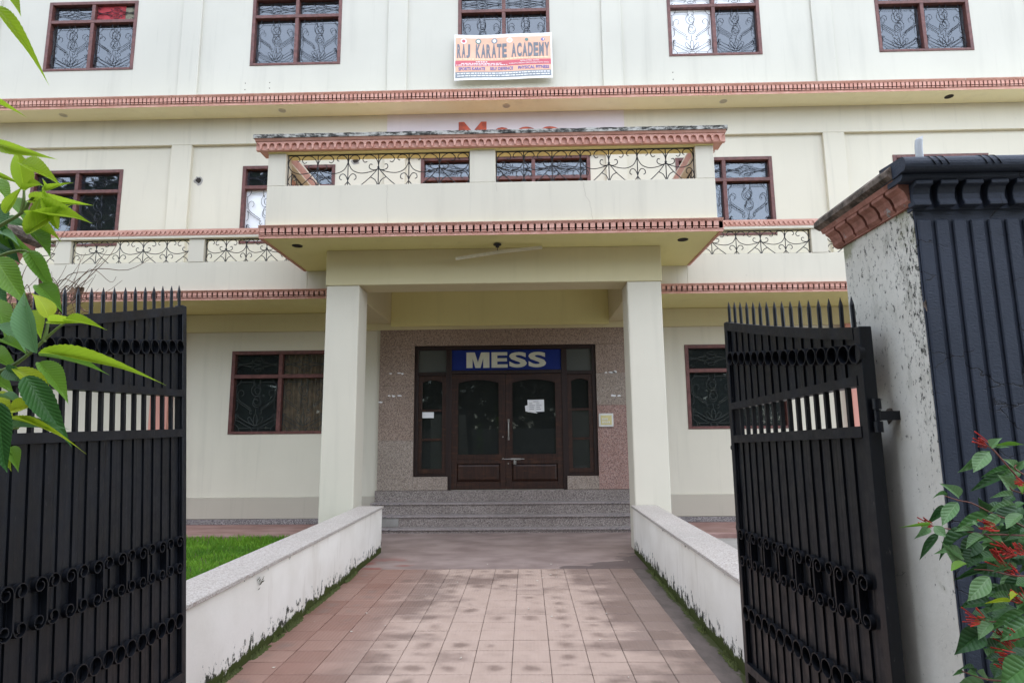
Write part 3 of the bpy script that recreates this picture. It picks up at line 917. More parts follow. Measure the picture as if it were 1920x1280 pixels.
for x, d in ((PX0, 1), (PX1, -1)):          # side returns of the fascia
    s = MB(); s.box(min(x, x + d * .04), max(x, x + d * .04), PY + .03, 10.0, 4.405, 4.585)
    n = int(1.7 / .095)
    for i in range(n): s.box(min(x, x - d * .022), max(x, x - d * .022), PY + .06 + .095 * i, PY + .06 + .095 * i + .057, 4.45, 4.55)
    s.build('cornice', 'pink_trim', B)
MB().box(PX0 + .3, PX1 - .3, PY + .3, YF, 4.60, 4.62).build('terrace_floor', 'terracotta_floor', B)
# terrace parapet
WX0, WX1 = -3.70, 2.71
MB().box(WX0, WX1, PY + .085, PY + .22, 4.586, 5.205).build('porch_parapet', 'cream_plaster', B, bevel=.006)
for (a, b) in ((WX0, WX0 + .15), (WX1 - .15, WX1)):
    MB().box(a, b, PY + .22, 10.03, 4.60, 5.205).build('porch_parapet', 'cream_plaster', B, bevel=.006)
for (a, b) in ((WX0, WX0 + .26), (-.775, -.405), (WX1 - .26, WX1)):
    MB().box(a, b, PY + .085, PY + .30, 5.205, 5.70).build('porch_post', 'cream_plaster', B, bevel=.006)
MB().box(WX0, WX1, PY + .06, PY + .32, 5.70, 5.75).build('porch_rail', 'soffit_bounce_tone', B)
for (a, b) in ((WX0, WX0 + .2), (WX1 - .2, WX1)):
    MB().box(a, b, PY + .32, 11.27, 5.70, 5.90).build('porch_rail', 'cream_plaster', B, bevel=.006)
    MB().box(a + .02, b - .02, 11.05, 11.27, 5.205, 5.70).build('porch_post', 'cream_plaster', B, bevel=.006)
# scalloped top cornice: projecting band, one scallop beside the other, weathered capping
tc = MB()
TX0, TX1 = WX0 - .15, WX1 + .15
TY = PY - .045
tc.prism([(TY + .05, 5.715), (TY + .05, 5.83), (TY + .01, 5.835), (TY, 5.85), (TY - .012, 5.868), (PY + .34, 5.868), (PY + .34, 5.75), (PY + .06, 5.75), (PY + .06, 5.715)], 'X', TX0, TX1)
tco = tc.build('cornice', 'pink_trim', B)
pit = .1075
half = [(-pit / 2, .0), ]
sc = MB()
pts = [(-pit / 2, .112), (-pit / 2, .055)] + [(-pit / 2 + .040 * (1 - cos(RD(a))), .055 + .0 - .0 - .040 * 0 + .0) for a in ()]
# a corbel drop between two round arches
prof = [(-pit / 2, .105), (-pit / 2, .085)]
for a in range(0, 91, 18): prof.append((-pit / 2 + .038 * sin(RD(a)), .047 + .038 * cos(RD(a))))
prof += [(-.012, .012), (-.006, .0), (.006, .0), (.012, .012)]
for a in range(90, -1, -18): prof.append((pit / 2 - .038 * sin(RD(a)), .047 + .038 * cos(RD(a))))
prof += [(pit / 2, .085), (pit / 2, .105)]
sc.prism(prof, 'Y', 0, .032)
sme = sc.mesh('scallop', 'pink_trim')
n = int((TX1 - TX0) / pit); off = ((TX1 - TX0) - n * pit) / 2
for i in range(n):
    put('scallop', sme, (TX0 + off + pit * (i + .5), TY + .0185, 5.722), tco)
for x, d in ((TX0, 1), (TX1, -1)):
    s = MB(); s.prism([(x, 5.868), (x, 5.85), (x + d * .03, 5.835), (x + d * .05, 5.72), (x + d * .35, 5.72), (x + d * .35, 5.868)], 'Y', PY + .341, 11.26)
    s.build('cornice', 'pink_trim', B)
# uneven capping
random.seed(2)
cp = MB(); N = 90
top = [5.925 + mnoise.noise((i * .35, 1, 1)) * .010 for i in range(N + 1)]
for i in range(N):
    a = TX0 - .02 + (TX1 - TX0 + .04) * i / N; b = TX0 - .02 + (TX1 - TX0 + .04) * (i + 1) / N
    t0, t1 = top[i], top[i + 1]
    cp.add([(a, TY - .025, 5.869), (b, TY - .025, 5.869), (b, TY - .022, t1), (a, TY - .022, t0), (a, PY + .36, 5.869), (b, PY + .36, 5.869), (b, PY + .36, t1), (a, PY + .36, t0)],
           [(0, 1, 2, 3), (3, 2, 6, 7), (5, 4, 7, 6), (4, 5, 1, 0)])
cp.add([(TX0 - .02, TY - .025, 5.869), (TX0 - .02, TY - .022, top[0]), (TX0 - .02, PY + .36, top[0]), (TX0 - .02, PY + .36, 5.869)], [(0, 1, 2, 3)])
cp.add([(TX1 + .02, TY - .025, 5.869), (TX1 + .02, PY + .36, 5.869), (TX1 + .02, PY + .36, top[-1]), (TX1 + .02, TY - .022, top[-1])], [(0, 1, 2, 3)])
cp.build('capping', 'weathered_cap', B)
for a, b in ((TX0 - .02, TX0 + .33), (TX1 - .33, TX1 + .02)):
    MB().box(a, b, PY + .361, 11.26, 5.869, 5.925).build('capping', 'weathered_cap', B)
railing(WX0 + .26, -.775, PY + .15, 5.205, 5.70, .435, 0)
railing(-.405, WX1 - .26, PY + .15, 5.205, 5.70, .435, 1)
railing(PY + .34, 11.04, WX0 + .08, 5.205, 5.70, .435, 0, 'Y')
railing(PY + .34, 11.04, WX1 - .08, 5.205, 5.70, .435, 0, 'Y')

# ------------------------------------------------------------------ entrance steps, terrazzo surround
SX0, SX1 = -2.76, 1.895
levels = [(.0, .075, 10.70), (.075, .265, 10.87), (.265, .460, 11.06), (.460, .652, 11.25)]
for i, (za, zb, y) in enumerate(levels):
    st = MB().box(SX0, SX1, y, 11.36, za, zb - (.034 if i < 3 else 0)).build('step', 'step_stone', B)
    if i < 3:
        nz = MB().box(SX0 - (.03 if i == 2 else 0), SX1, y - .022, 11.355, zb - .034, zb).build('nosing', 'step_nosing', st, bevel=.006)
        for (a, b) in ((SX0 + .02, SX0 + .56), (SX1 - .56, SX1 - .01)):
            stp = MB()
            q = a
            while q < b - .06:
                stp.add([(q, y - .0235, zb - .030), (q + .055, y - .0235, zb - .030), (q + .085, y - .0235, zb - .006), (q + .030, y - .0235, zb - .006)], [(0, 1, 2, 3)])
                stp.add([(q + .034, y - .018, zb + .0012), (q + .089, y - .018, zb + .0012), (q + .15, y + .06, zb + .0012), (q + .095, y + .06, zb + .0012)], [(0, 1, 2, 3)])
                q += .112
            stp.build('tread_stripe', 'skirting_stone', st)['kind'] = 'stuff'
MB().box(SX0 + .06, SX0 + .52, 10.862, 10.8702, .085, .228).build('mortar_patch', 'concrete', B)
def panel(a, b, c, d, mat='terrazzo_grey', y=11.285):
    MB().box(a + .0015, b - .0015, y + random.uniform(-.002, .002), YF + .005, c + .0015, d - .0015).build('terrazzo_panel', mat, B, bevel=.002)
random.seed(4)
D0, D1, DZ0, DZ1 = DOOR
panel(-2.735, D0, .655, 1.55, 'terrazzo_pale'); panel(-2.735, D0, 1.55, 2.55); panel(-2.735, D0, 2.55, DZ1)
panel(D1, 1.865, .655, 2.16, 'terrazzo_pink'); panel(D1, 1.865, 2.16, 2.75, 'terrazzo_pale'); panel(D1, 1.865, 2.75, DZ1)
panel(-2.735, -1.9, DZ1, 3.66); panel(-1.9, -.3, DZ1, 3.66); panel(-.3, 1.1, DZ1, 3.66); panel(1.1, 1.865, DZ1, 3.66)
panel(D0, -1.45, .655, .895, 'terrazzo_pale'); panel(.72, D1, .655, .895, 'terrazzo_pale')
# scraps of old poster paper left on the terrazzo
pp = MB()
for (x, z) in ((-2.52, 2.78), (-2.36, 2.785), (-2.30, 2.775), (-2.54, 2.37), (-2.46, 2.36), (-2.35, 2.37), (1.47, 2.755), (1.58, 2.76), (1.64, 2.765), (1.60, 2.33), (1.70, 2.325), (-2.70, 2.25)):
    w, h = random.uniform(.03, .07), random.uniform(.015, .035)
    ring = [(x + w * cos(a) * random.uniform(.5, 1), 11.279, z + h * sin(a) * random.uniform(.4, 1)) for a in [j * pi / 4 for j in range(8)]]
    pp.add(ring, [tuple(range(8))])
tag(pp.build('poster_scrap', 'paper'), 'white torn scraps of poster paper stuck on the terrazzo beside the door', 'paper scraps', kind='stuff')

# ------------------------------------------------------------------ the door
door = empty('door', (-.39, 11.34, .655), B)
fr = MB()
y0, y1 = 11.315, 11.44
M0, M1 = -1.44, .705
for (a, b, c, d) in ((D0, D0 + .07, .895, DZ1), (D1 - .07, D1, .895, DZ1), (D0 + .07, D1 - .07, DZ1 - .075, DZ1), (M0 - .05, M0 + .05, .655, DZ1 - .075), (M1 - .05, M1 + .05, .655, DZ1 - .075),
                     (D0 + .07, M0 - .05, 2.735, 2.80), (M1 + .05, D1 - .07, 2.735, 2.80), (M0 + .05, M1 - .05, 2.76, 2.825), (D0 + .07, M0 - .05, .895, .95), (M1 + .05, D1 - .07, .895, .95)):
    fr.box(a, b, y0, y1, c, d)
fr.build('frame', 'door_frame_wood', door, bevel=.006)
def arched(a, b, c, d, rise, n=8):
    return [(a, c), (b, c)] + [(b + (a - b) * i / n, d - rise + rise * sin(pi * i / n)) for i in range(n + 1)]
def ring_prism(mb, outer, inner, ya, yb):
    """flat frame between two outlines with the same number of points"""
    n = len(outer)
    vs = [(p[0], ya, p[1]) for p in outer] + [(p[0], ya, p[1]) for p in inner] + [(p[0], yb, p[1]) for p in outer] + [(p[0], yb, p[1]) for p in inner]
    fs = []
    for i in range(n):
        j = (i + 1) % n
        fs += [(i, j, n + j, n + i), (2 * n + j, 2 * n + i, 3 * n + i, 3 * n + j), (n + i, n + j, 3 * n + j, 3 * n + i), (j, i, 2 * n + i, 2 * n + j)]
    mb.add(vs, fs)
def outer_like(a, b, c, d, n=8):
    return [(a, c), (b, c)] + [(b + (a - b) * i / n, d) for i in range(n + 1)]
# leaves
for (a, b) in ((M0 + .05, -.392), (-.386, M1 - .05)):
    lf = MB()
    ga, gb = a + .115, b - .115
    ring_prism(lf, outer_like(a, b, 1.20, 2.755), arched(ga, gb, 1.275, 2.66, .06), 11.335, 11.38)
    # lower half: stiles, rails, sunk bottom panel
    lf.box(a, a + .10, 11.335, 11.38, .66, 1.20); lf.box(b - .10, b, 11.335, 11.38, .66, 1.20)
    lf.box(a + .10, b - .10, 11.335, 11.38, 1.115, 1.20); lf.box(a + .10, b - .10, 11.335, 11.38, .66, .80)
    L_ = lf.build('leaf', 'door_wood', door, bevel=.004)
    pnl = MB(); pa, pb, pc, pd = a + .10, b - .10, .80, 1.115
    pnl.add([(pa, 11.372, pc), (pb, 11.372, pc), (pb, 11.372, pd), (pa, 11.372, pd), (pa + .045, 11.350, pc + .045), (pb - .045, 11.350, pc + .045), (pb - .045, 11.350, pd - .045), (pa + .045, 11.350, pd - .045)],
            [(0, 1, 5, 4), (1, 2, 6, 5), (2, 3, 7, 6), (3, 0, 4, 7), (4, 5, 6, 7)])
    pnl.build('panel', 'door_wood', door)
    gp = MB(); o = arched(ga, gb, 1.275, 2.66, .06); gp.add([(p[0], 11.362, p[1]) for p in o], [tuple(range(len(o)))])
    gp.build('pane', 'glass_door', door)
    bd = MB(); oo = arched(ga - .012, gb + .012, 1.263, 2.672, .06); ring_prism(bd, oo, arched(ga + .010, gb - .010, 1.285, 2.65, .06), 11.329, 11.336)
    bd.build('bead', 'door_wood', door)
# sidelights
for (a, b) in ((D0 + .07, M0 - .05), (M1 + .05, D1 - .07)):
    sl = MB(); ga, gb = a + .075, b - .075
    ring_prism(sl, outer_like(a, b, .95, 2.735), arched(ga, gb, 1.03, 2.655, .045), 11.338, 11.385)
    for z in (1.56, 2.09):
        sl.box(ga, gb, 11.340, 11.38, z - .022, z + .022)
    sl.build('sidelight', 'door_wood', door, bevel=.004)
    for (c, d) in ((1.03, 1.538), (1.582, 2.068), (2.112, 2.655)):
        MB().quad((ga, 11.368, c), (gb, 11.368, c), (gb, 11.368, d), (ga, 11.368, d)).build('pane', 'glass_door', door)
    MB().quad((a, 11.36, 2.80), (b, 11.36, 2.80), (b, 11.36, DZ1 - .075), (a, 11.36, DZ1 - .075)).build('pane', 'glass_frosted', door)
MB().box(M0 + .05, M1 - .05, 11.37, 11.39, 2.825, DZ1 - .075).build('panel', 'door_frame_wood', door)
h = MB(); h.tube([(-.335, 11.33, 1.58), (-.335, 11.285, 1.60), (-.335, 11.28, 1.70), (-.335, 11.285, 1.86), (-.335, 11.33, 1.88)], .011, 8)
h.box(-.352, -.318, 11.325, 11.336, 1.54, 1.60); h.box(-.352, -.318, 11.325, 11.336, 1.86, 1.92)
h.build('handle', 'steel', door, smooth=True)
h = MB(); h.tube([(-.46, 11.325, 1.20), (-.05, 11.325, 1.20)], .007, 8); h.box(-.30, -.12, 11.322, 11.3345, 1.185, 1.215); h.tube([(-.235, 11.32, 1.20), (-.235, 11.305, 1.12)], .008, 6); h.box(-.25, -.20, 11.322, 11.3345, 1.10, 1.17)
h.build('bolt', 'steel', door, smooth=True)
for (x, z) in ((-.44, 1.60), (-.345, 1.12), (-.44, 1.21)):
    kn = MB(); kn.tube([(x, 11.335, z), (x, 11.318, z)], .014, 8); kn.build('keyhole', 'steel', door, smooth=True)
# small hollows in the plaster
def hollow(x, z, r, y, mat='dark_hole', name='plaster_hole'):
    mb = MB(); n = 12
    o = [(x + r * cos(2 * pi * i / n) * random.uniform(.7, 1.15), y, z + r * sin(2 * pi * i / n) * random.uniform(.7, 1.15)) for i in range(n)]
    inn = [(x + (p[0] - x) * .62, y + .0008 - .002, z + (p[2] - z) * .62 + r * .08) for p in o]
    mb.cur = 0; mb.add(o, [tuple(range(n))])
    mb.cur = 1; mb.add(inn, [tuple(range(n))])
    return mb.build(name, ['brick_rubble' if mat == 'rub' else 'concrete', 'dark_hole'], B)
random.seed(9)
hollow(-6.44, 6.66, .10, YF - .003); hollow(-3.32, 7.0, .09, YF - .003)
sp = MB()
for (x, z) in ((-5.62, 8.72), (-5.62, 8.58), (-5.12, 8.72), (-5.12, 8.6), (3.0, 8.75), (3.0, 8.6), (3.3, 7.6), (3.9, 4.85), (3.9, 4.78), (-4.9, 4.7)):
    r = .012
    sp.add([(x + r * cos(a * pi / 3), YF - .002, z + r * sin(a * pi / 3)) for a in range(6)], [tuple(range(6))])
sp.build('bolt_hole', 'dark_hole', B)

# hairline cracks in the porch parapet
random.seed(17)
ck = MB()
def crack(pts, y, w):
    P = []
    for (a, b), (c, d) in zip(pts, pts[1:]):
        n = max(2, int(abs(d - b) / .03))
        P += [(a + (c - a) * i / n + random.uniform(-.006, .006), b + (d - b) * i / n) for i in range(n)]
    P.append(pts[-1])
    for (a, b), (c, d) in zip(P, P[1:]):
        ck.add([(a - w, y, b), (a + w, y, b), (c + w, y, d), (c - w, y, d)], [(0, 1, 2, 3)])
crack([(-1.96, 5.19), (-1.96, 4.9), (-1.94, 4.60)], PY + .0835, .0022)
crack([(.845, 5.18), (.87, 4.98), (.93, 4.88), (.965, 4.60)], PY + .0835, .0026)
crack([(-.40, 5.19), (-.38, 5.06)], PY + .0835, .0018)
ck.build('crack', 'plinth_plaster', B)

# ------------------------------------------------------------------ low walls along the walkway
def low_wall(x0, x1, xc0, xc1, y0, y1, label):
    w = tag(empty('low_wall', ((x0 + x1) / 2, (y0 + y1) / 2, 0)), label, 'wall', 'low walls flanking the walkway')
    MB().box(x0, x1, y0, y1, -.05, .612).build('wall_body', 'garden_wall_plaster', w, bevel=.006)
    # coping in cast lengths
    y = y0; i = 0
    random.seed(int(abs(x0) * 100))
    while y < y1 - .01:
        e = min(y + 1.22, y1)
        if y1 - e < .3: e = y1
        j = random.uniform(-.003, .003)
        MB().box(xc0 + j, xc1 + j, y + .0015, e - .0015, .6125, .645).build('coping_slab', 'coping_stone', w, bevel=.005)
        y = e
    return w
lw = low_wall(-2.415, -2.095, -2.435, -2.07, 2.45, 9.0, 'white low wall with speckled coping, between the lawn and the walkway')
rw = low_wall(1.475, 1.79, 1.45, 1.812, 2.55, 8.89, 'white low wall with mould at its foot, right of the walkway by the concrete yard')
# a broken notch with a tuft of moss under the left coping
random.seed(3)
mb = MB()
for i in range(26):
    x = -2.094 + random.uniform(0, .018); y = 4.92 + random.uniform(-.035, .035); z = .53 + random.uniform(-.05, .035)
    r = random.uniform(.006, .015)
    mb.add([(x, y - r, z), (x + .004, y + r, z + .004), (x + .012, y, z + r * 1.4)], [(0, 1, 2)])
mb.build('moss_tuft', 'moss', lw)

# ------------------------------------------------------------------ gate pillars with the navy street wall
def pillar(side, xf, xe, y0, y1, ztop, label):
    """xf: face towards the path; the wall runs outward to xe"""
    s = 1 if xe > xf else -1
    g = tag(empty('gate_pillar', ((xf + xe) / 2, (y0 + y1) / 2, 0)), label, 'gate pillar', 'pillars carrying the gate')
    X = lambda d: xf + s * d
    def bx(mb, a, b, *r):
        return mb.box(min(X(a), X(b)), max(X(a), X(b)), *r)
    wl = abs(xe - xf)
    # rough edged plaster body
    b = bx(MB(), 0, wl, y0, y1, -.05, ztop).build('plaster_body', 'pillar_plaster', g)
    bx(MB(), .002, wl, y0 - .006, y0 + .002, .0, ztop).build('front_panel', 'navy_paint', g)
    pitch = .0575; n = int((wl - .02) / pitch)
    # flat ribs, dark grooves between
    rb = bx(MB(), -.0215, .0215, -.010, .0, .0, ztop - .055)
    me = rb.mesh('rib', 'navy_paint', bevel=.0035, origin=(xf, 0, 0))
    for i in range(n):
        put('rib', me, (X(.026 + pitch * i), y0 - .0062, 0), g)
    # cornice, side towards the path: brick-red brackets under a stained capping
    z0 = ztop
    sl = MB(); sl.prism([(X(-.082), z0 + .098), (X(-.082), z0 + .118), (X(-.06), z0 + .140), (X(.02), z0 + .146), (X(.02), z0 + .085), (X(-.062), z0 + .085)], 'Y', y0 - .018, y1 + .062)
    sl.build('cap_slab', 'pillar_cap', g)
    fl = MB(); fl.prism([(X(-.062), z0 + .085), (X(-.055), z0 + .068), (X(.01), z0 + .068), (X(.01), z0 + .0849)], 'Y', y0 - .010, y1 + .05); fl.build('fillet', 'pillar_bracket', g)
    br = MB(); prof = [(X(-.052) - xf, .068), (X(-.052) - xf, .056), (X(-.036) - xf, .044), (X(-.026) - xf, .024), (X(-.024) - xf, .010), (X(-.014) - xf, .0), (X(.005) - xf, .0), (X(.005) - xf, .068)]
    br.prism(prof, 'Y', -.036, .036); bme = br.mesh('bracket', 'pillar_bracket')
    for i in range(6):
        put('bracket', bme, (xf, y0 - .005 + .086 * i + .02, z0), g)
    MB().box(min(X(-.012), X(.004)), max(X(-.012), X(.004)), y0 + .0, y1 + .03, z0 - .004, z0 + .067).build('bracket_back', 'pillar_bracket', g)
    # cornice, street side: navy bullnose, fillet, brackets
    bn = MB(); pts = [(y0 - .04, z0 + .086), (y0 - .072, z0 + .090)] + [(y0 - .072 - .022 * sin(RD(a)), z0 + .112 - .026 * cos(RD(a))) for a in range(20, 181, 20)] + [(y0 + .05, z0 + .1465), (y0 + .05, z0 + .086)]
    bn.prism(pts, 'X', X(-.066), X(wl)); bn.build('bullnose', 'navy_paint', g)
    f2 = MB(); f2.prism([(y0 - .062, z0 + .0855), (y0 - .062, z0 + .074), (y0 - .05, z0 + .066), (y0 + .02, z0 + .066), (y0 + .02, z0 + .0855)], 'X', X(-.061), X(wl)); f2.build('fillet', 'navy_paint', g)
    bx(MB(), -.004, wl, y0 - .012, y0 + .02, z0 - .02, z0 + .0655).build('bracket_back', 'navy_paint', g)
    b2 = MB(); prof = [(-.052, .066), (-.052, .052), (-.036, .046), (-.028, .026), (-.028, .008), (-.034, -.004), (-.034, -.014), (.0, -.014), (.0, .066)]
    b2.prism(prof, 'X', -.0285, .0285); b2m = b2.mesh('bracket', 'navy_paint', bevel=.002)
    for i in range(int(wl / .0815)):
        put('bracket', b2m, (X(.012 + .0815 * i), y0 - .0065, z0), g)
    nt = MB()                                  # slanting notches pressed into the bullnose
    for j in range(int(wl / .165)):
        for q in range(3):
            xx = .01 + .165 * j + .022 * q
            nt.tube([(X(xx + .020 * t), y0 - .072 - .0235 * sin(RD(a)), z0 + .112 - .0275 * cos(RD(a))) for t, a in ((0, 175), (.25, 140), (.6, 100), (1, 70))], .0016, 5)
    nt.build('notch', 'gate_enamel', g)['kind'] = 'stuff'
    return g
gpR = pillar(1, 1.30, 3.3, 1.992, 2.44, 2.395, 'tall gate pillar with navy ribbed front and mouldy white side, right of the path')
gpL = pillar(-1, -1.965, -3.2, 1.75, 2.205, 2.30, 'gate pillar mostly hidden by leaves at the left edge, pale mouldy side')
random.seed(6)
# knocked-out corner hole on the right pillar
mb = MB(); n = 14
cx, cz = 1.315, 2.05
o = [(cx + .021 * cos(2 * pi * i / n) * random.uniform(.7, 1.25), 1.9795, cz + .024 * sin(2 * pi * i / n) * random.uniform(.7, 1.2)) for i in range(n)]
inn = [(cx + (p[0] - cx) * .55 - .003, 1.9785, cz + .006 + (p[2] - cz) * .5) for p in o]
mb.add(o, [tuple(range(n))]); mb.cur = 1; mb.add(inn, [tuple(range(n))])
mb.build('corner_hole', ['pillar_cap', 'dark_hole'], gpR)
mb = MB(); mb.tube([(1.432, 2.12, 2.3), (1.431, 2.12, 2.66), (1.436, 2.122, 2.69)], .0125, 10)
mb.add([(1.425, 2.115, 2.688), (1.446, 2.115, 2.689), (1.452, 2.12, 2.708), (1.43, 2.128, 2.70)], [(0, 1, 2, 3)])
tag(mb.build('vent_pipe', 'pvc_pipe', smooth=True), 'short white plastic pipe sticking up behind the navy pillar top', 'pipe')

# ------------------------------------------------------------------ the two gate leaves
def gate(loc, rz, sgn, z_hinge, dz_free, dz_rail, tilt, label, latch):
    """local x from hinge to free end; ornament on the side y = sgn*w"""
    g = empty('iron_gate', loc)
    g.rotation_euler = (tilt, 0, rz)
    WLOC[g.name] = Vector((0, 0, 0))
    tag(g, label, 'gate', 'leaves of the black iron gate')
    L = 1.245; Z0 = .44
    def zt(u):                                   # curved top edge
        return z_hinge + dz_free * (u / L) ** 1.15
    def rail_z(a, b, u): return a + (b - a) * u / L
    bx = lambda mb, u0, u1, w0, w1, z0, z1: mb.box(u0, u1, min(sgn * w0, sgn * w1), max(sgn * w0, sgn * w1), z0, z1)
    def sbar(name, za, zb, h, w0, w1):           # sloping rail
        mb = MB(); n = 8
        for i in range(n):
            u0 = .04 + (L - .08) * i / n; u1 = .04 + (L - .08) * (i + 1) / n
            A, Bq = za(u0), za(u1)
            ya, yb = sgn * w0, sgn * w1
            mb.add([(u0, ya, A - h), (u1, ya, Bq - h), (u1, yb, Bq - h), (u0, yb, A - h), (u0, ya, A), (u1, ya, Bq), (u1, yb, Bq), (u0, yb, A)],
                   [(0, 3, 2, 1), (4, 5, 6, 7), (0, 1, 5, 4), (2, 3, 7, 6)] + ([(3, 0, 4, 7)] if i == 0 else []) + ([(1, 2, 6, 5)] if i == n - 1 else []))
        return mb.build(name, 'gate_enamel', g)
    for (a, b) in ((0, .04), (L - .04, L)):
        bx(MB(), a, b, -.02, .026, .33, zt((a + b) / 2) - .0).build('stile', 'gate_enamel', g, bevel=.003)
    sbar('rail', zt, None, .046, -.018, .028)
    mid = lambda u: (1.848 if dz_rail < 0 else 1.875) + dz_rail * u / L
    gap = lambda u: 1.668 + dz_rail * .9 * u / L
    bot = lambda u: .475
    sbar('rail', mid, None, .036, -.016, .029)
    sbar('rail', gap, None, .040, -.016, .029)
    sbar('rail', bot, None, .040, -.018, .034)
    P = .0762
    us = [.045 + .018 + P * i for i in range(16)]
    for u in us:
        mb = MB(); q = .0075; z = zt(u) + .085
        a0, a1 = sgn * -.004, sgn * .013
        jx = random.uniform(-.003, .003)
        mb.box(u - q, u + q, min(a0, a1), max(a0, a1), .40, zt(u) - .02)
        c = (a0 + a1) / 2
        # spear: round bar above the top rail, drawn to a point
        mb.tube([(u, c, zt(u) - .03), (u + jx, c, z)], .0082, 7)
        mb.tube([(u + jx, c, z), (u + jx * 1.15, c, z + .034)], .0082, 7, taper=.0008)
        mb.build('picket', 'gate_enamel', g)
    # pressed steel slats between the bars, upper and lower panel
    ends = [.038] + us + [L - .038]
    for zf0, zf1 in ((lambda u: mid(u) - .03, lambda u: zt(u) - .02), (lambda u: .45, lambda u: gap(u) - .02)):
        for a, b in zip(ends, ends[1:]):
            mb = MB(); n = 6; vs = []
            for i in range(n + 1):
                u = a + (b - a) * i / n; w = -.001 + .0075 * min(1, 2.6 * sin(pi * i / n)) + random.uniform(-.0006, .0006)
                vs += [(u, sgn * w, zf0(u)), (u, sgn * w, zf1(u))]
            mb.add(vs, [(2 * i, 2 * i + 2, 2 * i + 3, 2 * i + 1) for i in range(n)])
            mb.build('slat', 'gate_enamel', g)
    def ring_me(r, t):
        return MB().strip([(r * cos(2 * pi * i / 20), r * sin(2 * pi * i / 20)) for i in range(20)], 0, sgn * .021, t, closed=True).mesh('ring', 'gate_enamel', smooth=True)
    rm = ring_me(.0345, .0042)
    for i in range(16):
        u = us[0] + P * (i - .5) if i else us[0] - P * .42
        if u < .03: continue
        put('ring', rm, (u, sgn * .0135, zt(u) - .125 - (zt(u) - z_hinge) * .45 + .028), g, (0, RD(random.uniform(0, 90)), 0), (1, 1, 1.22) if False else None)
        put('ring', rm, (u, sgn * .0135, .727 + random.uniform(-.004, .004)), g, (0, RD(random.uniform(0, 90)), 0))
    # C scrolls in facing pairs
    hgt = .19; r = .032
    def cs(m):
        top = spiral(r, hgt - r, r * .42, r, -250, 180, 16)[::1]
        bot_ = spiral(r, r, r, r * .42, 180, 610, 16)
        pts = [(m * (p[0] - .036), p[1]) for p in top + bot_]
        return MB().strip(pts, 0, sgn * .021, .0042).mesh('scroll', 'gate_enamel', smooth=True)
    cl, cr_ = cs(1), cs(-1)
    for i in range(15):
        u = us[i] + P * .5
        put('scroll', cr_ if i % 2 == 0 else cl, (u, sgn * .0135, .958 + random.uniform(-.003, .003)), g)
    # hinges on the pillar side
    for z in (1.70, .70):
        h = MB(); h.tube([(-.016, sgn * -.0, z - .055), (-.016, 0, z - .018)], .015, 10); h.tube([(-.016, 0, z - .016), (-.016, 0, z + .022)], .0115, 10); h.tube([(-.016, 0, z + .024), (-.016, 0, z + .062)], .015, 10)
        h.box(-.016, .004, -.006, .006, z - .05, z - .02); h.box(-.016, .004, -.006, .006, z + .026, z + .058)
        y2 = -sgn * .085
        h.box(-.026, -.008, min(0, y2), max(0, y2), z - .014, z + .018)
        h.build('hinge', 'gate_enamel', g, smooth=True)
    lt = MB()
    if latch == 'bolt':
        lt.tube([(L - .01, 0, 1.565), (L + .02, 0, 1.565)], .008, 8); lt.tube([(L + .02, -.018, 1.565), (L + .02, .018, 1.565)], .012, 8); lt.tube([(L + .016, 0, 1.535), (L + .016, 0, 1.597)], .0075, 8)
        lt.build('latch', 'gate_enamel', g, smooth=True)
        lt = MB(); pts = [(L - .005, 1.115), (L + .045, 1.115)] + [(L + .045 + .018 * sin(RD(a)), 1.133 - .018 * cos(RD(a))) for a in range(30, 180, 30)] + [(L + .045, 1.151), (L - .005, 1.151)]
        lt.prism(pts, 'Y', -.003, .003); lt.build('hasp', 'gate_enamel', g)
        MB().tube([(L + .042, -.0045, 1.133), (L + .042, .0045, 1.133)], .0075, 10).build('hasp_eye', 'steel', g)
    else:
        lt.tube([(L - .01, 0, 1.12), (L + .018, 0, 1.12)], .007, 8); lt.tube([(L + .012, 0, 1.10), (L + .012, 0, 1.135)], .009, 8)
        lt.build('latch', 'gate_enamel', g, smooth=True)
    return g
random.seed(14)
gL = gate((-1.752, 2.06, 0), RD(90), -1, 2.08, .30, .03, RD(-4.0), 'black iron gate leaf swung inward beside the lawn, half behind green leaves', 'plain')
gR = gate((1.224, 2.195, 0), RD(93.55), 1, 2.02, .245, -.042, RD(0.0), 'black iron gate leaf hinged to the navy pillar, with bolt and hasp', 'bolt')
# patch of broken plaster round the hinge of the right leaf
random.seed(8)
for (y, z) in ((2.235, 1.705), (2.235, .70)):
    mb = MB(); n = 11
    o = [(1.2985, y + .032 * cos(2 * pi * i / n) * random.uniform(.6, 1.2), z + .030 * sin(2 * pi * i / n) * random.uniform(.7, 1.3)) for i in range(n)]
    mb.add(o + [(1.286, y, z)], [(i, (i + 1) % n, n) for i in range(n)])
    mb.build('hinge_mortar', 'pillar_cap', gpR)

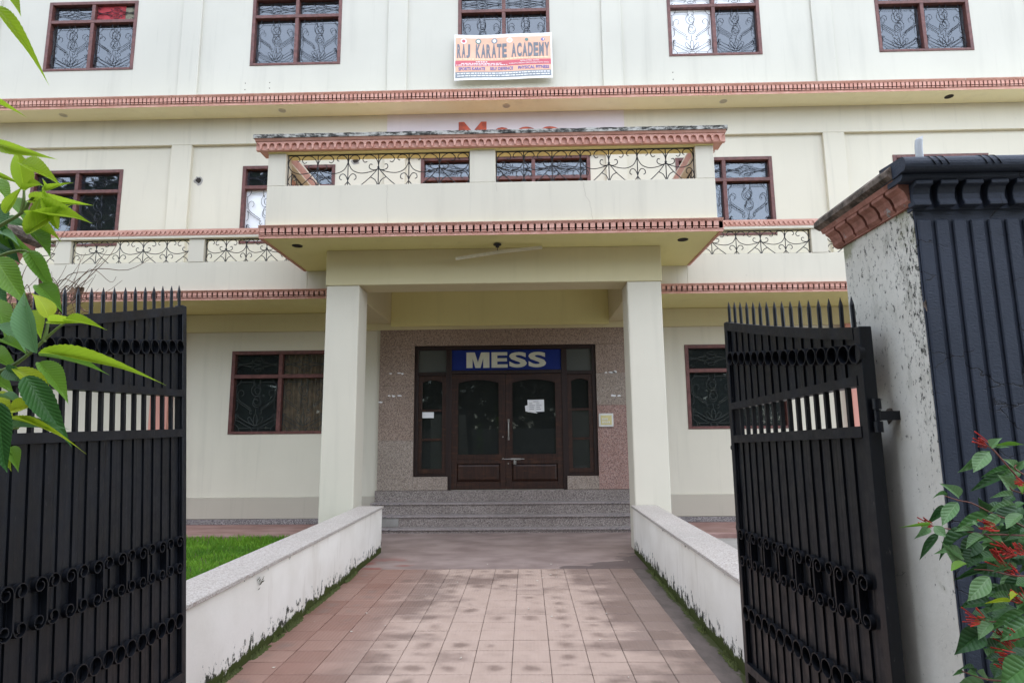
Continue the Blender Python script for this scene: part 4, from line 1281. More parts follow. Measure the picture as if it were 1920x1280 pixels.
# ------------------------------------------------------------------ signs
ms = tag(empty('mess_sign', (-.37, 11.36, 2.83)), 'blue board with cream letters MESS above the wooden door', 'sign')
MB().box(-1.385, .65, 11.345, 11.368, 2.83, 3.21).build('board', 'sign_blue', ms, bevel=.002)
for ch, a, b in (('M', -1.115, -.685), ('E', -.645, -.345), ('S', -.315, .015), ('S', .045, .375)):
    if ch == 'M':
        w = b - a; h = .29; z = 2.875; q = .115
        MB().prism([(a, z), (a + q, z), (a + q, z + h * .62), (a + w / 2 - q * .42, z), (a + w / 2 + q * .42, z), (b - q, z + h * .62), (b - q, z), (b, z), (b, z + h), (b - q * 1.35, z + h), (a + w / 2, z + h * .36), (a + q * 1.35, z + h), (a, z + h)], 'Y', 11.341, 11.347).build('letter', 'sign_letter', ms)
    else:
        glyph(ch, a, b, 2.875, 3.165, 11.341, .006, .035).build('letter', 'sign_letter', ms)

rl = tag(empty('painted_letters', (-.37, 11.26, 7.15)), 'large red letters Mess on the lilac panel, half hidden behind the porch top', 'sign')
for ch, a, b, z1 in (('M', -1.27, -.72, 7.735), ('e', -.62, -.22, 7.61), ('s', -.13, .24, 7.61), ('s', .33, .70, 7.61)):
    glyph(ch, a, b, 7.14, z1, 11.249, .014, .03).build('letter', 'red_letter', rl)

# banner: printed flex sheet, a little wavy
bn = tag(empty('karate_banner', (-.38, 11.22, 8.6)), 'orange printed banner RAJ KARATE ACADEMY hung below the top middle window', 'banner')
BX0, BX1, BZ0, BZ1 = -1.36, .60, 8.60, 9.62
def bw(x, y, z):
    u = (x - BX0) / (BX1 - BX0); v = (z - BZ0) / (BZ1 - BZ0)
    sag = .022 * sin(pi * u) * v
    return (x, y - .012 * sin(u * 9 + v * 2.5) - .012 * sin(v * 5 + 1) - .02 * (1 - v), z - sag + .018 * (u - .5))
def sheet(a, b, c, d, y, nx=24, nz=8, mb=None):
    mb = mb or MB(); vs = []
    for j in range(nz + 1):
        for i in range(nx + 1):
            vs.append(bw(a + (b - a) * i / nx, y, c + (d - c) * j / nz))
    return mb.add(vs, [(j * (nx + 1) + i, j * (nx + 1) + i + 1, (j + 1) * (nx + 1) + i + 1, (j + 1) * (nx + 1) + i) for j in range(nz) for i in range(nx)])
def BZ(t): return BZ0 + (BZ1 - BZ0) * t
def BX(t): return BX0 + (BX1 - BX0) * t
yb = 11.235
sheet(BX0, BX1, BZ0, BZ1, yb).build('backing', 'print_white', bn, smooth=True)
sheet(BX(.01), BX(.985), BZ(.175), BZ(.93), yb - .0015, mb=None).build('print_field', 'print_orange', bn, smooth=True)
sheet(BX(.01), BX(.985), BZ(.30), BZ(.42), yb - .003, 24, 3).build('print_band', 'print_red', bn, smooth=True)
sheet(BX(.012), BX(.985), BZ(.05), BZ(.17), yb - .003, 24, 3).build('print_band', 'print_slate', bn, smooth=True)
for wd, a, b in (('RAJ', .025, .165), ('KARATE', .215, .54), ('ACADEMY', .58, .975)):
    n = len(wd); w = (b - a) / n
    for i, ch in enumerate(wd):
        glyph(ch, BX(a + w * i + .004), BX(a + w * (i + 1) - .004), BZ(.485), BZ(.795), yb - .0065, .002, .045, bw).build('letter', 'print_black', bn)
for wd, a, b in (('SPORTS KARATE', .045, .315), ('SELF DEFENCE', .365, .60), ('PHYSICAL FITNESS', .65, .965)):
    glyph(wd, BX(a), BX(b), BZ(.205), BZ(.275), yb - .006, .002, .02, bw).build('lettering', 'print_blue', bn)
glyph('AFFILIATED WITH', BX(.67), BX(.86), BZ(.375), BZ(.405), yb - .006, .001, .0, bw).build('lettering', 'print_white', bn)
glyph('KARATE INDIA ORGANISATION (KIO)', BX(.56), BX(.965), BZ(.318), BZ(.355), yb - .006, .001, .0, bw).build('lettering', 'print_white', bn)
random.seed(31)
mb = MB()           # lines of print too small to read
def dashes(a, b, t, h):
    q = a
    while q < b:
        w = random.uniform(.012, .045); e = min(q + w, b)
        vs = [bw(BX(q), yb - .006, BZ(t)), bw(BX(e), yb - .006, BZ(t)), bw(BX(e), yb - .006, BZ(t + h)), bw(BX(q), yb - .006, BZ(t + h))]
        mb.add(vs, [(0, 1, 2, 3)]); q = e + random.uniform(.004, .01)
dashes(.22, .34, .385, .018); dashes(.07, .48, .35, .016); dashes(.02, .54, .315, .016)
mb.build('fine_print', 'print_white', bn)
mb = MB(); dashes(.02, .97, .44, .032); mb.build('fine_print', 'print_cream', bn)
mb = MB(); dashes(.03, .97, .125, .022); dashes(.03, .97, .075, .02); mb.build('fine_print', 'print_white', bn)
for i, (t, m1, m2) in enumerate(((.095, 'print_white', 'print_red'), (.245, 'print_green', 'print_white'), (.41, 'print_slate', 'print_white'), (.565, 'print_white', 'print_cream'), (.74, 'print_orange', 'print_green'), (.905, 'print_orange', 'print_white'))):
    cx, cz = BX(t), BZ(.86)
    def disc(r, y, e=1.0):
        return [bw(cx + r * e * cos(2 * pi * q / 20), y, cz + r * sin(2 * pi * q / 20)) for q in range(20)]
    mb = MB()
    if i == 5:
        mb.add([bw(cx + .04 * a, yb - .005, cz + .045 * b) for a, b in ((-1, 0), (0, 1), (1.2, 0), (0, -1))], [(0, 1, 2, 3)])
        mb.cur = 1; mb.add([bw(cx + .04 * a, yb - .007, cz + .045 * b) for a, b in ((-.2, .75), (.9, 0), (-.2, -.75), (.25, 0))], [(0, 1, 2, 3)])
        mb.build('emblem', ['print_blue', 'print_white'], bn)
    else:
        mb.add(disc(.058 if i in (0, 1, 2, 3) else .05, yb - .005, 1.05), [tuple(range(20))])
        mb.cur = 1; mb.add(disc(.036, yb - .007), [tuple(range(20))])
        mb.build('emblem', [m1, m2], bn)

# ------------------------------------------------------------------ fittings
sw = tag(empty('switch_board', (1.445, 11.28, 1.76)), 'white framed electric switch board on the terrazzo right of the door', 'switch board')
MB().box(1.312, 1.575, 11.245, 11.283, 1.765, 2.005).build('frame', 'switch_white', sw, bevel=.006)
MB().box(1.345, 1.545, 11.238, 11.246, 1.80, 1.97).build('plate', 'switch_cream', sw, bevel=.003)
for r in range(2):
    for c in range(3 if r else 4):
        x = 1.37 + c * .038; z = 1.83 + r * .055
        MB().box(x, x + .024, 11.232, 11.239, z, z + .034).build('switch', 'switch_white', sw, bevel=.002)
pa = tag(empty('paper_notice', (.16, 11.35, 2.03)), 'white printed notice sheet taped to the glass of the door', 'notice')
MB().add([(.02, 11.350, 2.045), (.325, 11.347, 2.055), (.322, 11.350, 2.275), (.018, 11.352, 2.27)], [(0, 1, 2, 3)]).build('sheet', 'paper', pa)
MB().add([(-.02, 11.354, 2.06), (.03, 11.353, 2.05), (.20, 11.354, 2.02), (.03, 11.354, 2.18), (-.03, 11.354, 2.16)], [(0, 1, 2, 3, 4)]).build('torn_sheet', 'paper', pa)
mb = MB(); random.seed(2)
for r in range(5):
    for c in range(2):
        a = .05 + c * .13; e = a + random.uniform(.05, .11); z = 2.235 - r * .035
        if r == 0: a, e = .12, .22
        mb.add([(a, 11.344, z), (e, 11.344, z), (e, 11.344, z + .007), (a, 11.344, z + .007)], [(0, 1, 2, 3)])
mb.build('print_lines', 'ink', pa)
p2 = tag(empty('paper_label', (-1.78, 11.35, 1.95)), 'small white paper stuck in the sidelight left of the door', 'notice')
MB().add([(-1.945, 11.358, 1.955), (-1.72, 11.357, 1.955), (-1.72, 11.357, 2.065), (-1.945, 11.358, 2.065)], [(0, 1, 2, 3)]).build('sheet', 'paper', p2)

tl = tag(empty('tube_light', (-.40, 8.62, 4.25)), 'crooked tube light batten hanging from the porch soffit', 'tube light')
mb = MB()
A = Vector((-1.0, 8.72, 4.215)); Cc = Vector((-.36, 8.70, 4.30)); D = Vector((.235, 8.72, 4.365))
def beam_between(mb, a, b, w, h):
    d = (b - a).normalized(); u = Vector((0, 0, 1)); s_ = d.cross(u).normalized(); u = s_.cross(d)
    vs = [p + s_ * w * i + u * h * j for p in (a, b) for i, j in ((-1, -1), (1, -1), (1, 1), (-1, 1))]
    mb.add(vs, [(0, 1, 2, 3), (7, 6, 5, 4), (0, 4, 5, 1), (1, 5, 6, 2), (2, 6, 7, 3), (3, 7, 4, 0)])
beam_between(mb, A, Cc, .018, .020); mb.build('batten', 'tube_white', tl)
mb = MB(); beam_between(mb, Cc + Vector((.004, 0, .001)), D, .018, .020); mb.build('batten', 'tube_white', tl)
mb = MB(); mb.tube([(-1.02, 8.72, 4.213), (-.995, 8.72, 4.216)], .026, 8); mb.tube([(.23, 8.72, 4.364), (.255, 8.72, 4.367)], .026, 8); mb.build('end_cap', 'tube_white', tl)
mb = MB(); mb.tube([(-.40, 8.66, 4.40), (-.395, 8.67, 4.36), (-.405, 8.69, 4.33), (-.38, 8.70, 4.31)], .005, 6); mb.build('wire', 'railing_iron', tl)
mb = MB(); mb.tube([(-.40, 8.66, 4.392), (-.40, 8.66, 4.404)], .06, 14); mb.tube([(-.40, 8.66, 4.36), (-.40, 8.66, 4.392)], .028, 10); mb.build('rose', 'railing_iron', tl)

def downlight(x, y, z, dark, label):
    o = tag(empty('recessed_light', (x, y, z)), label, 'recessed light', 'round light holes in the soffits')
    mb = MB().strip([(.07 * cos(2 * pi * i / 18), .07 * sin(2 * pi * i / 18)) for i in range(18)], 0, .008, .012, closed=True)
    mb.v = [(v[0] + x, v[2] + y, z - v[1]) for v in mb.v]
    mb.build('rim', 'dark_hole' if dark else 'cream_plaster', o)
    mb = MB(); mb.add([(x + .064 * cos(2 * pi * i / 18), y + .064 * sin(2 * pi * i / 18), z - .003) for i in range(18)], [tuple(range(18))])
    mb.build('cover', 'dark_hole' if dark else 'plinth_plaster', o)
for x, d, lb in ((-9.05, 0, 'pale round light cover in the upper soffit, farthest left one'), (-4.70, 0, 'pale round light cover in the upper soffit above the left end of the porch top'), (-.32, 0, 'pale round light cover in the upper soffit above the red letters'),
                 (3.85, 0, 'pale round light cover in the upper soffit right of the porch top'), (8.12, 1, 'dark open light hole in the upper soffit, far right')):
    downlight(x, 11.02, 7.93, d, lb)
downlight(-3.35, 8.62, 4.42, 1, 'dark open light hole in the porch soffit near its left corner')
downlight(2.30, 8.62, 4.42, 1, 'dark open light hole in the porch soffit near its right corner')

cu = MB(); N = 60; vs = []
for i in range(N + 1):
    x = -4.60 + .92 * i / N; y = YF + .16 + .022 * sin(i * .9) + .012 * sin(i * 2.3 + 1)
    vs += [(x, y, 1.66), (x + .004 * sin(i), y * 1.0, 3.24)]
cu.add(vs, [(2 * i, 2 * i + 2, 2 * i + 3, 2 * i + 1) for i in range(N)])
tag(cu.build('curtain', 'curtain_brown', smooth=True), 'brown striped curtain behind the ground floor window left of the porch', 'curtain')
tag(MB().box(-8.86, -8.27, YF + .062, YF + .074, 10.22, 10.56).build('red_cloth', 'cloth_red'), 'red cloth stuffed in the upper light of the top left window', 'cloth')
tag(MB().box(-8.262, -8.04, YF + .060, YF + .073, 10.22, 10.52).build('grey_cloth', 'cloth_grey'), 'greyish green rag beside the red cloth in the top left window', 'cloth')

# ------------------------------------------------------------------ plants close to the camera
def leaf_mesh(name, mat, width, serr=0, fold=.22, bend=.25, tipbend=.1, n=9, wave=.0, shape=.8):
    """blade along +X, length 1; each row: edge, mid, edge"""
    mb = MB(); vs = []
    for i in range(n + 1):
        t = i / n
        w = width * .5 * (sin(pi * min(1, t ** shape)) ** (.85 if t < .5 else 1.15)) if 0 < i < n else .004
        if serr and 0 < i < n: w *= 1 + (serr if i % 2 else -serr)
        z = -bend * (t - .15) ** 2 + .02 - tipbend * max(0, t - .7) ** 2 * 4
        tw = wave * sin(t * 9)
        vs += [(t, -w, z + fold * w + tw), (t, -w * .45, z + fold * w * .35 + tw * .5), (t, 0, z), (t, w * .45, z + fold * w * .35 - tw * .5), (t, w, z + fold * w - tw)]
    fs = []
    for i in range(n):
        for j in range(4):
            a = 5 * i + j; fs.append((a, a + 5, a + 6, a + 1))
    mb.add(vs, fs)
    return mb.mesh(name, mat, smooth=True)
CAMP = Vector((0, 0, 1.65))
_lm = {}
def place_leaf(parent, base, tip, width, mat, long, rnd):
    base = Vector(base); tip = Vector(tip)
    d = tip - base; L = d.length
    v = rnd.randint(0, 2)
    ratio = width / L
    key = (mat, long, v)
    if key not in _lm:
        if long: _lm[key] = leaf_mesh('leaf', mat, 1.0, .035, (.5, .35, .6)[v], (.30, .55, .15)[v], (.1, .5, .25)[v], 33, .02, .80)
        else: _lm[key] = leaf_mesh('leaf', mat, 1.0, 0, (.45, .6, .3)[v], (.35, .55, .15)[v], (.1, .4, .0)[v], 14, .03, .95)
    toc = (CAMP - (base + tip) / 2).normalized()
    X = d.normalized()
    nrm = (toc + Vector((rnd.uniform(-.55, .55), rnd.uniform(-.2, .2), rnd.uniform(.05, .8)))).normalized()
    Z = (nrm - X * nrm.dot(X)).normalized(); Y = Z.cross(X)
    cosf = max(.8, abs(Z.dot(toc)))
    M = Matrix((X, Y, Z)).transposed().to_euler()
    return put('leaf', _lm[key], base, parent, M, (L * 1.03, min(width / cosf, L * .75), L * .8))
SHRUB_LEAVES = [
(-1.118,1.150,2.553, -0.999,1.130,2.432, 0.020,"b"),
(-1.105,1.150,2.590, -1.044,1.130,2.533, 0.020,"b"),
(-1.104,1.150,2.340, -1.019,1.130,2.304, 0.009,"b"),
(-1.081,1.150,2.245, -0.981,1.130,2.212, 0.020,"b"),
(-1.052,1.200,2.164, -1.059,1.180,2.247, 0.038,"b"),
(-1.120,1.200,2.203, -1.060,1.180,2.180, 0.009,"b"),
(-1.012,1.200,2.164, -0.958,1.180,2.172, 0.010,"b"),
(-1.010,1.200,2.166, -0.994,1.180,2.178, 0.007,"b"),
(-1.049,1.200,2.166, -1.000,1.180,2.172, 0.017,"b"),
(-1.018,1.180,2.137, -0.890,1.160,2.118, 0.019,"b"),
(-0.992,1.150,2.090, -0.864,1.130,2.079, 0.030,"b"),
(-1.015,1.170,2.081, -0.927,1.150,2.047, 0.018,"b"),
(-1.016,1.170,2.076, -0.941,1.150,2.015, 0.033,"m"),
(-1.106,1.220,2.157, -1.037,1.200,2.113, 0.028,"m"),
(-1.079,1.200,2.099, -1.013,1.180,2.080, 0.016,"p"),
(-1.140,1.250,2.108, -1.059,1.230,2.034, 0.028,"m"),
(-1.144,1.250,2.061, -1.076,1.230,2.025, 0.033,"d"),
(-1.045,1.220,2.037, -0.967,1.200,1.950, 0.026,"m"),
(-1.050,1.150,2.003, -0.977,1.130,1.923, 0.042,"m"),
(-0.904,1.100,1.805, -0.934,1.080,1.919, 0.035,"p"),
(-0.931,1.150,1.881, -0.937,1.130,1.926, 0.034,"y"),
(-0.904,1.120,1.869, -0.819,1.100,1.863, 0.014,"b"),
(-0.858,1.100,1.863, -0.776,1.080,1.855, 0.012,"b"),
(-0.882,1.080,1.802, -0.691,1.060,1.779, 0.018,"b"),
(-0.914,1.120,1.802, -0.783,1.100,1.781, 0.015,"m"),
(-1.017,1.200,1.859, -1.034,1.180,1.869, 0.025,"d"),
(-1.042,1.160,1.868, -0.962,1.140,1.828, 0.027,"p"),
(-1.012,1.140,1.833, -0.943,1.120,1.812, 0.012,"m"),
(-0.963,1.120,1.778, -0.859,1.100,1.720, 0.026,"y"),
(-0.921,1.100,1.762, -0.829,1.080,1.663, 0.036,"d"),
(-0.994,1.140,1.781, -0.929,1.120,1.757, 0.022,"d"),
(-0.948,1.080,1.713, -0.909,1.060,1.599, 0.047,"d"),
(-1.012,1.140,1.730, -0.958,1.120,1.691, 0.032,"y"),
(-0.938,1.100,1.668, -0.833,1.080,1.674, 0.017,"p"),
(-0.933,1.090,1.684, -0.807,1.070,1.659, 0.007,"y"),
(-0.951,1.120,1.634, -0.917,1.100,1.596, 0.018,"m"),
(-0.982,1.120,1.726, -0.915,1.100,1.712, 0.010,"p"),
(-1.099,1.200,1.933, -1.030,1.180,1.873, 0.031,"m"),
(-1.167,1.240,2.156, -1.096,1.220,2.100, 0.032,"d"),
(-1.171,1.260,1.995, -1.101,1.240,1.942, 0.031,"d"),
(-1.137,1.230,2.080, -1.070,1.210,2.077, 0.024,"p"),
(-1.085,1.200,1.823, -1.009,1.180,1.787, 0.027,"m"),
(-1.067,1.180,1.777, -0.996,1.160,1.743, 0.025,"m"),
(-1.177,1.250,2.210, -1.106,1.230,2.161, 0.026,"m"),
(-1.087,1.200,2.116, -1.043,1.180,2.163, 0.017,"b"),
(-0.999,1.120,1.652, -0.938,1.100,1.623, 0.029,"m"),
]
SHRUB_STEMS=[
[(-1.093, 1.17, 1.756), (-1.017, 1.17, 1.786), (-0.977, 1.17, 1.815), (-0.948, 1.17, 1.844), (-0.929, 1.17, 1.862), (-0.912, 1.17, 1.876)] ,
[(-0.951, 1.17, 1.838), (-0.947, 1.17, 1.865), (-0.947, 1.17, 1.883)] ,
[(-1.127, 1.17, 2.026), (-1.078, 1.17, 2.071), (-1.026, 1.17, 2.104), (-1.007, 1.17, 2.135), (-0.985, 1.17, 2.152)] ,
[(-1.026, 1.17, 2.104), (-1.024, 1.17, 2.129), (-1.026, 1.17, 2.152)] ,
[(-1.115, 1.17, 1.927), (-1.043, 1.17, 1.872), (-0.995, 1.17, 1.828), (-0.977, 1.17, 1.815)] ,
[(-1.067, 1.17, 1.714), (-1.019, 1.17, 1.672), (-0.987, 1.17, 1.669)] ,
[(-1.12, 1.17, 1.971), (-1.06, 1.17, 2.014), (-1.017, 1.17, 2.025), (-1.002, 1.17, 2.021)] ,
[(-0.987, 1.17, 1.669), (-0.978, 1.17, 1.682), (-0.968, 1.17, 1.686)] ,
[(-1.017, 1.17, 1.786), (-1.0, 1.17, 1.776), (-0.977, 1.17, 1.768)] ,
]
BUSH_LEAVES = [
(1.061,1.450,1.601, 0.975,1.430,1.557, 0.018,"f"),
(1.043,1.430,1.600, 0.992,1.410,1.561, 0.027,"g"),
(1.065,1.450,1.609, 1.067,1.430,1.630, 0.018,"g"),
(1.065,1.440,1.610, 1.080,1.420,1.614, 0.009,"g"),
(1.050,1.420,1.614, 1.104,1.400,1.618, 0.008,"b"),
(1.149,1.500,1.556, 1.069,1.480,1.552, 0.011,"f"),
(1.154,1.520,1.550, 1.047,1.500,1.512, 0.018,"h"),
(1.149,1.500,1.556, 1.129,1.480,1.580, 0.021,"g"),
(1.151,1.500,1.556, 1.160,1.480,1.577, 0.016,"g"),
(1.137,1.470,1.555, 1.084,1.450,1.546, 0.018,"f"),
(1.113,1.460,1.516, 1.081,1.440,1.541, 0.029,"g"),
(1.101,1.450,1.503, 1.045,1.430,1.505, 0.011,"g"),
(1.139,1.500,1.496, 1.098,1.480,1.484, 0.016,"h"),
(0.959,1.420,1.503, 0.927,1.400,1.530, 0.020,"g"),
(0.932,1.420,1.505, 0.900,1.400,1.514, 0.007,"f"),
(0.948,1.410,1.492, 0.897,1.390,1.450, 0.024,"g"),
(0.940,1.440,1.479, 0.892,1.420,1.453, 0.015,"h"),
(0.934,1.420,1.468, 0.935,1.400,1.465, 0.008,"g"),
(0.886,1.400,1.444, 0.894,1.380,1.425, 0.024,"g"),
(0.876,1.400,1.448, 0.819,1.380,1.447, 0.006,"b"),
(0.879,1.410,1.440, 0.846,1.390,1.426, 0.014,"g"),
(0.905,1.420,1.423, 0.850,1.400,1.382, 0.014,"h"),
(1.049,1.460,1.457, 0.958,1.440,1.432, 0.020,"f"),
(1.062,1.450,1.457, 1.015,1.430,1.433, 0.018,"g"),
(1.084,1.500,1.460, 1.047,1.480,1.486, 0.023,"h"),
(0.984,1.420,1.432, 0.931,1.400,1.435, 0.010,"g"),
(0.993,1.420,1.438, 0.969,1.400,1.451, 0.013,"g"),
(0.998,1.450,1.419, 0.913,1.430,1.398, 0.024,"h"),
(1.009,1.430,1.417, 0.958,1.410,1.405, 0.018,"g"),
(1.023,1.470,1.400, 0.973,1.450,1.371, 0.032,"h"),
(0.963,1.440,1.374, 0.912,1.420,1.394, 0.019,"g"),
(1.110,1.460,1.478, 1.043,1.440,1.478, 0.011,"g"),
(1.114,1.450,1.461, 1.062,1.430,1.437, 0.023,"g"),
(1.124,1.460,1.432, 1.075,1.440,1.426, 0.014,"f"),
(1.128,1.470,1.406, 1.073,1.450,1.407, 0.012,"f"),
(1.101,1.500,1.381, 1.035,1.480,1.369, 0.020,"h"),
(1.099,1.500,1.377, 1.056,1.480,1.394, 0.015,"f"),
(1.149,1.500,1.385, 1.107,1.480,1.371, 0.020,"h"),
(1.128,1.450,1.530, 1.105,1.430,1.514, 0.014,"b"),
(1.146,1.480,1.482, 1.112,1.460,1.476, 0.015,"f"),
(0.949,1.420,1.369, 0.907,1.400,1.395, 0.018,"g"),
(0.944,1.400,1.366, 0.899,1.380,1.358, 0.017,"b"),
(1.011,1.460,1.383, 0.976,1.440,1.354, 0.030,"h"),
(1.065,1.480,1.363, 1.009,1.460,1.363, 0.023,"f"),
(1.004,1.420,1.333, 0.942,1.400,1.291, 0.029,"g"),
(1.058,1.500,1.260, 0.984,1.480,1.261, 0.024,"h"),
(1.042,1.420,1.281, 0.986,1.400,1.288, 0.008,"y"),
(1.063,1.500,1.334, 0.979,1.480,1.320, 0.012,"h"),
(1.039,1.430,1.270, 0.997,1.410,1.271, 0.012,"g"),
(1.021,1.460,1.237, 0.975,1.440,1.254, 0.021,"h"),
(1.100,1.480,1.250, 1.028,1.460,1.238, 0.028,"h"),
(1.085,1.440,1.254, 0.997,1.420,1.230, 0.015,"f"),
(1.011,1.440,1.233, 0.968,1.420,1.212, 0.021,"g"),
(0.996,1.450,1.210, 0.932,1.430,1.183, 0.037,"h"),
(1.037,1.440,1.213, 1.000,1.420,1.211, 0.013,"g"),
(1.081,1.420,1.240, 1.006,1.400,1.217, 0.036,"f"),
(1.059,1.420,1.298, 1.030,1.400,1.296, 0.011,"y"),
(1.087,1.430,1.294, 1.048,1.410,1.271, 0.015,"f"),
(1.095,1.450,1.165, 1.039,1.430,1.163, 0.030,"h"),
(1.054,1.400,1.161, 0.984,1.380,1.138, 0.048,"f"),
(0.976,1.460,1.125, 0.947,1.440,1.147, 0.011,"h"),
(0.951,1.460,1.126, 0.921,1.440,1.128, 0.007,"f"),
(0.962,1.460,1.125, 0.967,1.440,1.128, 0.012,"f"),
(1.051,1.480,1.133, 1.018,1.460,1.119, 0.023,"h"),
(1.080,1.440,1.350, 1.028,1.420,1.350, 0.011,"g"),
(1.078,1.500,1.345, 1.046,1.480,1.335, 0.020,"h"),
(1.136,1.480,1.365, 1.096,1.460,1.369, 0.020,"h"),
(1.128,1.470,1.310, 1.084,1.450,1.311, 0.023,"f"),
(1.144,1.597,1.210, 1.069,1.577,1.192, 0.030,"f"),
(1.252,1.564,1.256, 1.194,1.544,1.258, 0.022,"g"),
(1.295,1.607,1.364, 1.224,1.587,1.311, 0.034,"f"),
(1.133,1.576,1.114, 1.074,1.556,1.122, 0.019,"h"),
(1.259,1.654,1.027, 1.187,1.634,1.060, 0.035,"g"),
(1.207,1.625,1.293, 1.167,1.605,1.245, 0.025,"g"),
(1.269,1.593,1.272, 1.224,1.573,1.306, 0.028,"g"),
(1.275,1.612,1.138, 1.243,1.592,1.188, 0.040,"h"),
(1.124,1.546,1.226, 1.072,1.526,1.230, 0.019,"h"),
(1.124,1.644,1.043, 1.107,1.624,1.071, 0.021,"g"),
(1.134,1.560,1.277, 1.078,1.540,1.267, 0.019,"f"),
(1.175,1.550,1.220, 1.148,1.530,1.250, 0.020,"f"),
(1.108,1.525,1.204, 1.076,1.505,1.171, 0.019,"h"),
(1.062,1.560,1.067, 0.979,1.540,1.041, 0.040,"g"),
(1.255,1.569,1.295, 1.214,1.549,1.334, 0.026,"h"),
(1.183,1.502,1.380, 1.098,1.482,1.347, 0.034,"h"),
(1.180,1.601,1.192, 1.140,1.581,1.142, 0.030,"f"),
(1.106,1.504,1.326, 1.076,1.484,1.363, 0.025,"g"),
(1.103,1.528,1.168, 1.082,1.508,1.198, 0.020,"h"),
(1.140,1.624,1.097, 1.104,1.604,1.125, 0.025,"f"),
(1.110,1.538,1.215, 1.062,1.518,1.235, 0.020,"h"),
(1.149,1.608,1.262, 1.103,1.588,1.275, 0.018,"h"),
(1.157,1.642,1.066, 1.137,1.622,1.092, 0.020,"h"),
(1.237,1.638,1.363, 1.183,1.618,1.316, 0.025,"h"),
(1.110,1.547,1.091, 1.063,1.527,1.049, 0.029,"g"),
(1.198,1.506,1.363, 1.132,1.486,1.344, 0.023,"g"),
(1.195,1.589,1.384, 1.107,1.569,1.377, 0.035,"g"),
(1.269,1.587,1.129, 1.229,1.567,1.087, 0.028,"h"),
(1.179,1.507,1.090, 1.134,1.487,1.136, 0.030,"h"),
(1.188,1.502,1.168, 1.156,1.482,1.215, 0.037,"f"),
(1.197,1.509,1.411, 1.124,1.489,1.381, 0.029,"g"),
(1.271,1.556,1.432, 1.205,1.536,1.375, 0.036,"f"),
(1.162,1.632,1.206, 1.124,1.612,1.229, 0.023,"h"),
(1.147,1.599,1.169, 1.117,1.579,1.190, 0.016,"h"),
(1.162,1.507,1.469, 1.081,1.487,1.440, 0.035,"h"),
(1.129,1.551,1.253, 1.087,1.531,1.202, 0.030,"g"),
(1.216,1.658,1.293, 1.146,1.638,1.310, 0.028,"h"),
(1.140,1.507,1.432, 1.102,1.487,1.377, 0.032,"h"),
(1.115,1.508,1.186, 1.042,1.488,1.191, 0.023,"g"),
(1.162,1.539,1.125, 1.078,1.519,1.098, 0.033,"f"),
(1.232,1.650,1.120, 1.188,1.630,1.078, 0.025,"f"),
(1.187,1.650,1.019, 1.144,1.630,1.045, 0.022,"f"),
(1.215,1.590,1.065, 1.149,1.570,1.068, 0.021,"h"),
(1.157,1.584,1.193, 1.128,1.564,1.158, 0.021,"f"),
(1.130,1.504,1.183, 1.049,1.484,1.166, 0.029,"f"),
(1.108,1.506,1.264, 1.058,1.486,1.280, 0.020,"f"),
(1.242,1.588,1.229, 1.196,1.568,1.243, 0.020,"f"),
(1.293,1.599,1.392, 1.234,1.579,1.329, 0.039,"g"),
(1.299,1.655,1.272, 1.229,1.635,1.253, 0.024,"g"),
(1.201,1.611,1.362, 1.169,1.591,1.410, 0.039,"g"),
(1.181,1.526,1.169, 1.112,1.506,1.171, 0.026,"h"),
(1.142,1.522,1.260, 1.071,1.502,1.288, 0.035,"h"),
(1.279,1.607,1.408, 1.186,1.587,1.407, 0.040,"h"),
(1.187,1.504,1.212, 1.102,1.484,1.225, 0.039,"h"),
(1.179,1.567,1.297, 1.126,1.547,1.263, 0.022,"h"),
(1.208,1.577,1.140, 1.145,1.557,1.106, 0.032,"f"),
(1.254,1.646,1.041, 1.171,1.626,1.028, 0.038,"g"),
(1.217,1.539,1.177, 1.179,1.519,1.195, 0.016,"h"),
(1.152,1.527,1.366, 1.088,1.507,1.324, 0.033,"h"),
(1.208,1.633,1.385, 1.152,1.613,1.328, 0.029,"h"),
(1.134,1.553,1.313, 1.060,1.533,1.322, 0.024,"h"),
(1.194,1.587,1.446, 1.120,1.567,1.463, 0.031,"h"),
(1.129,1.516,1.360, 1.081,1.496,1.370, 0.020,"h"),
(1.227,1.517,1.312, 1.171,1.497,1.344, 0.028,"h"),
(1.224,1.510,1.331, 1.155,1.490,1.336, 0.027,"h"),
(1.095,1.529,1.144, 1.039,1.509,1.172, 0.031,"h"),
(1.268,1.603,1.154, 1.204,1.583,1.103, 0.031,"h"),
(1.244,1.613,1.268, 1.187,1.593,1.247, 0.020,"h"),
(1.153,1.543,1.401, 1.080,1.523,1.404, 0.026,"f"),
(1.183,1.640,1.035, 1.143,1.620,0.992, 0.025,"h"),
]
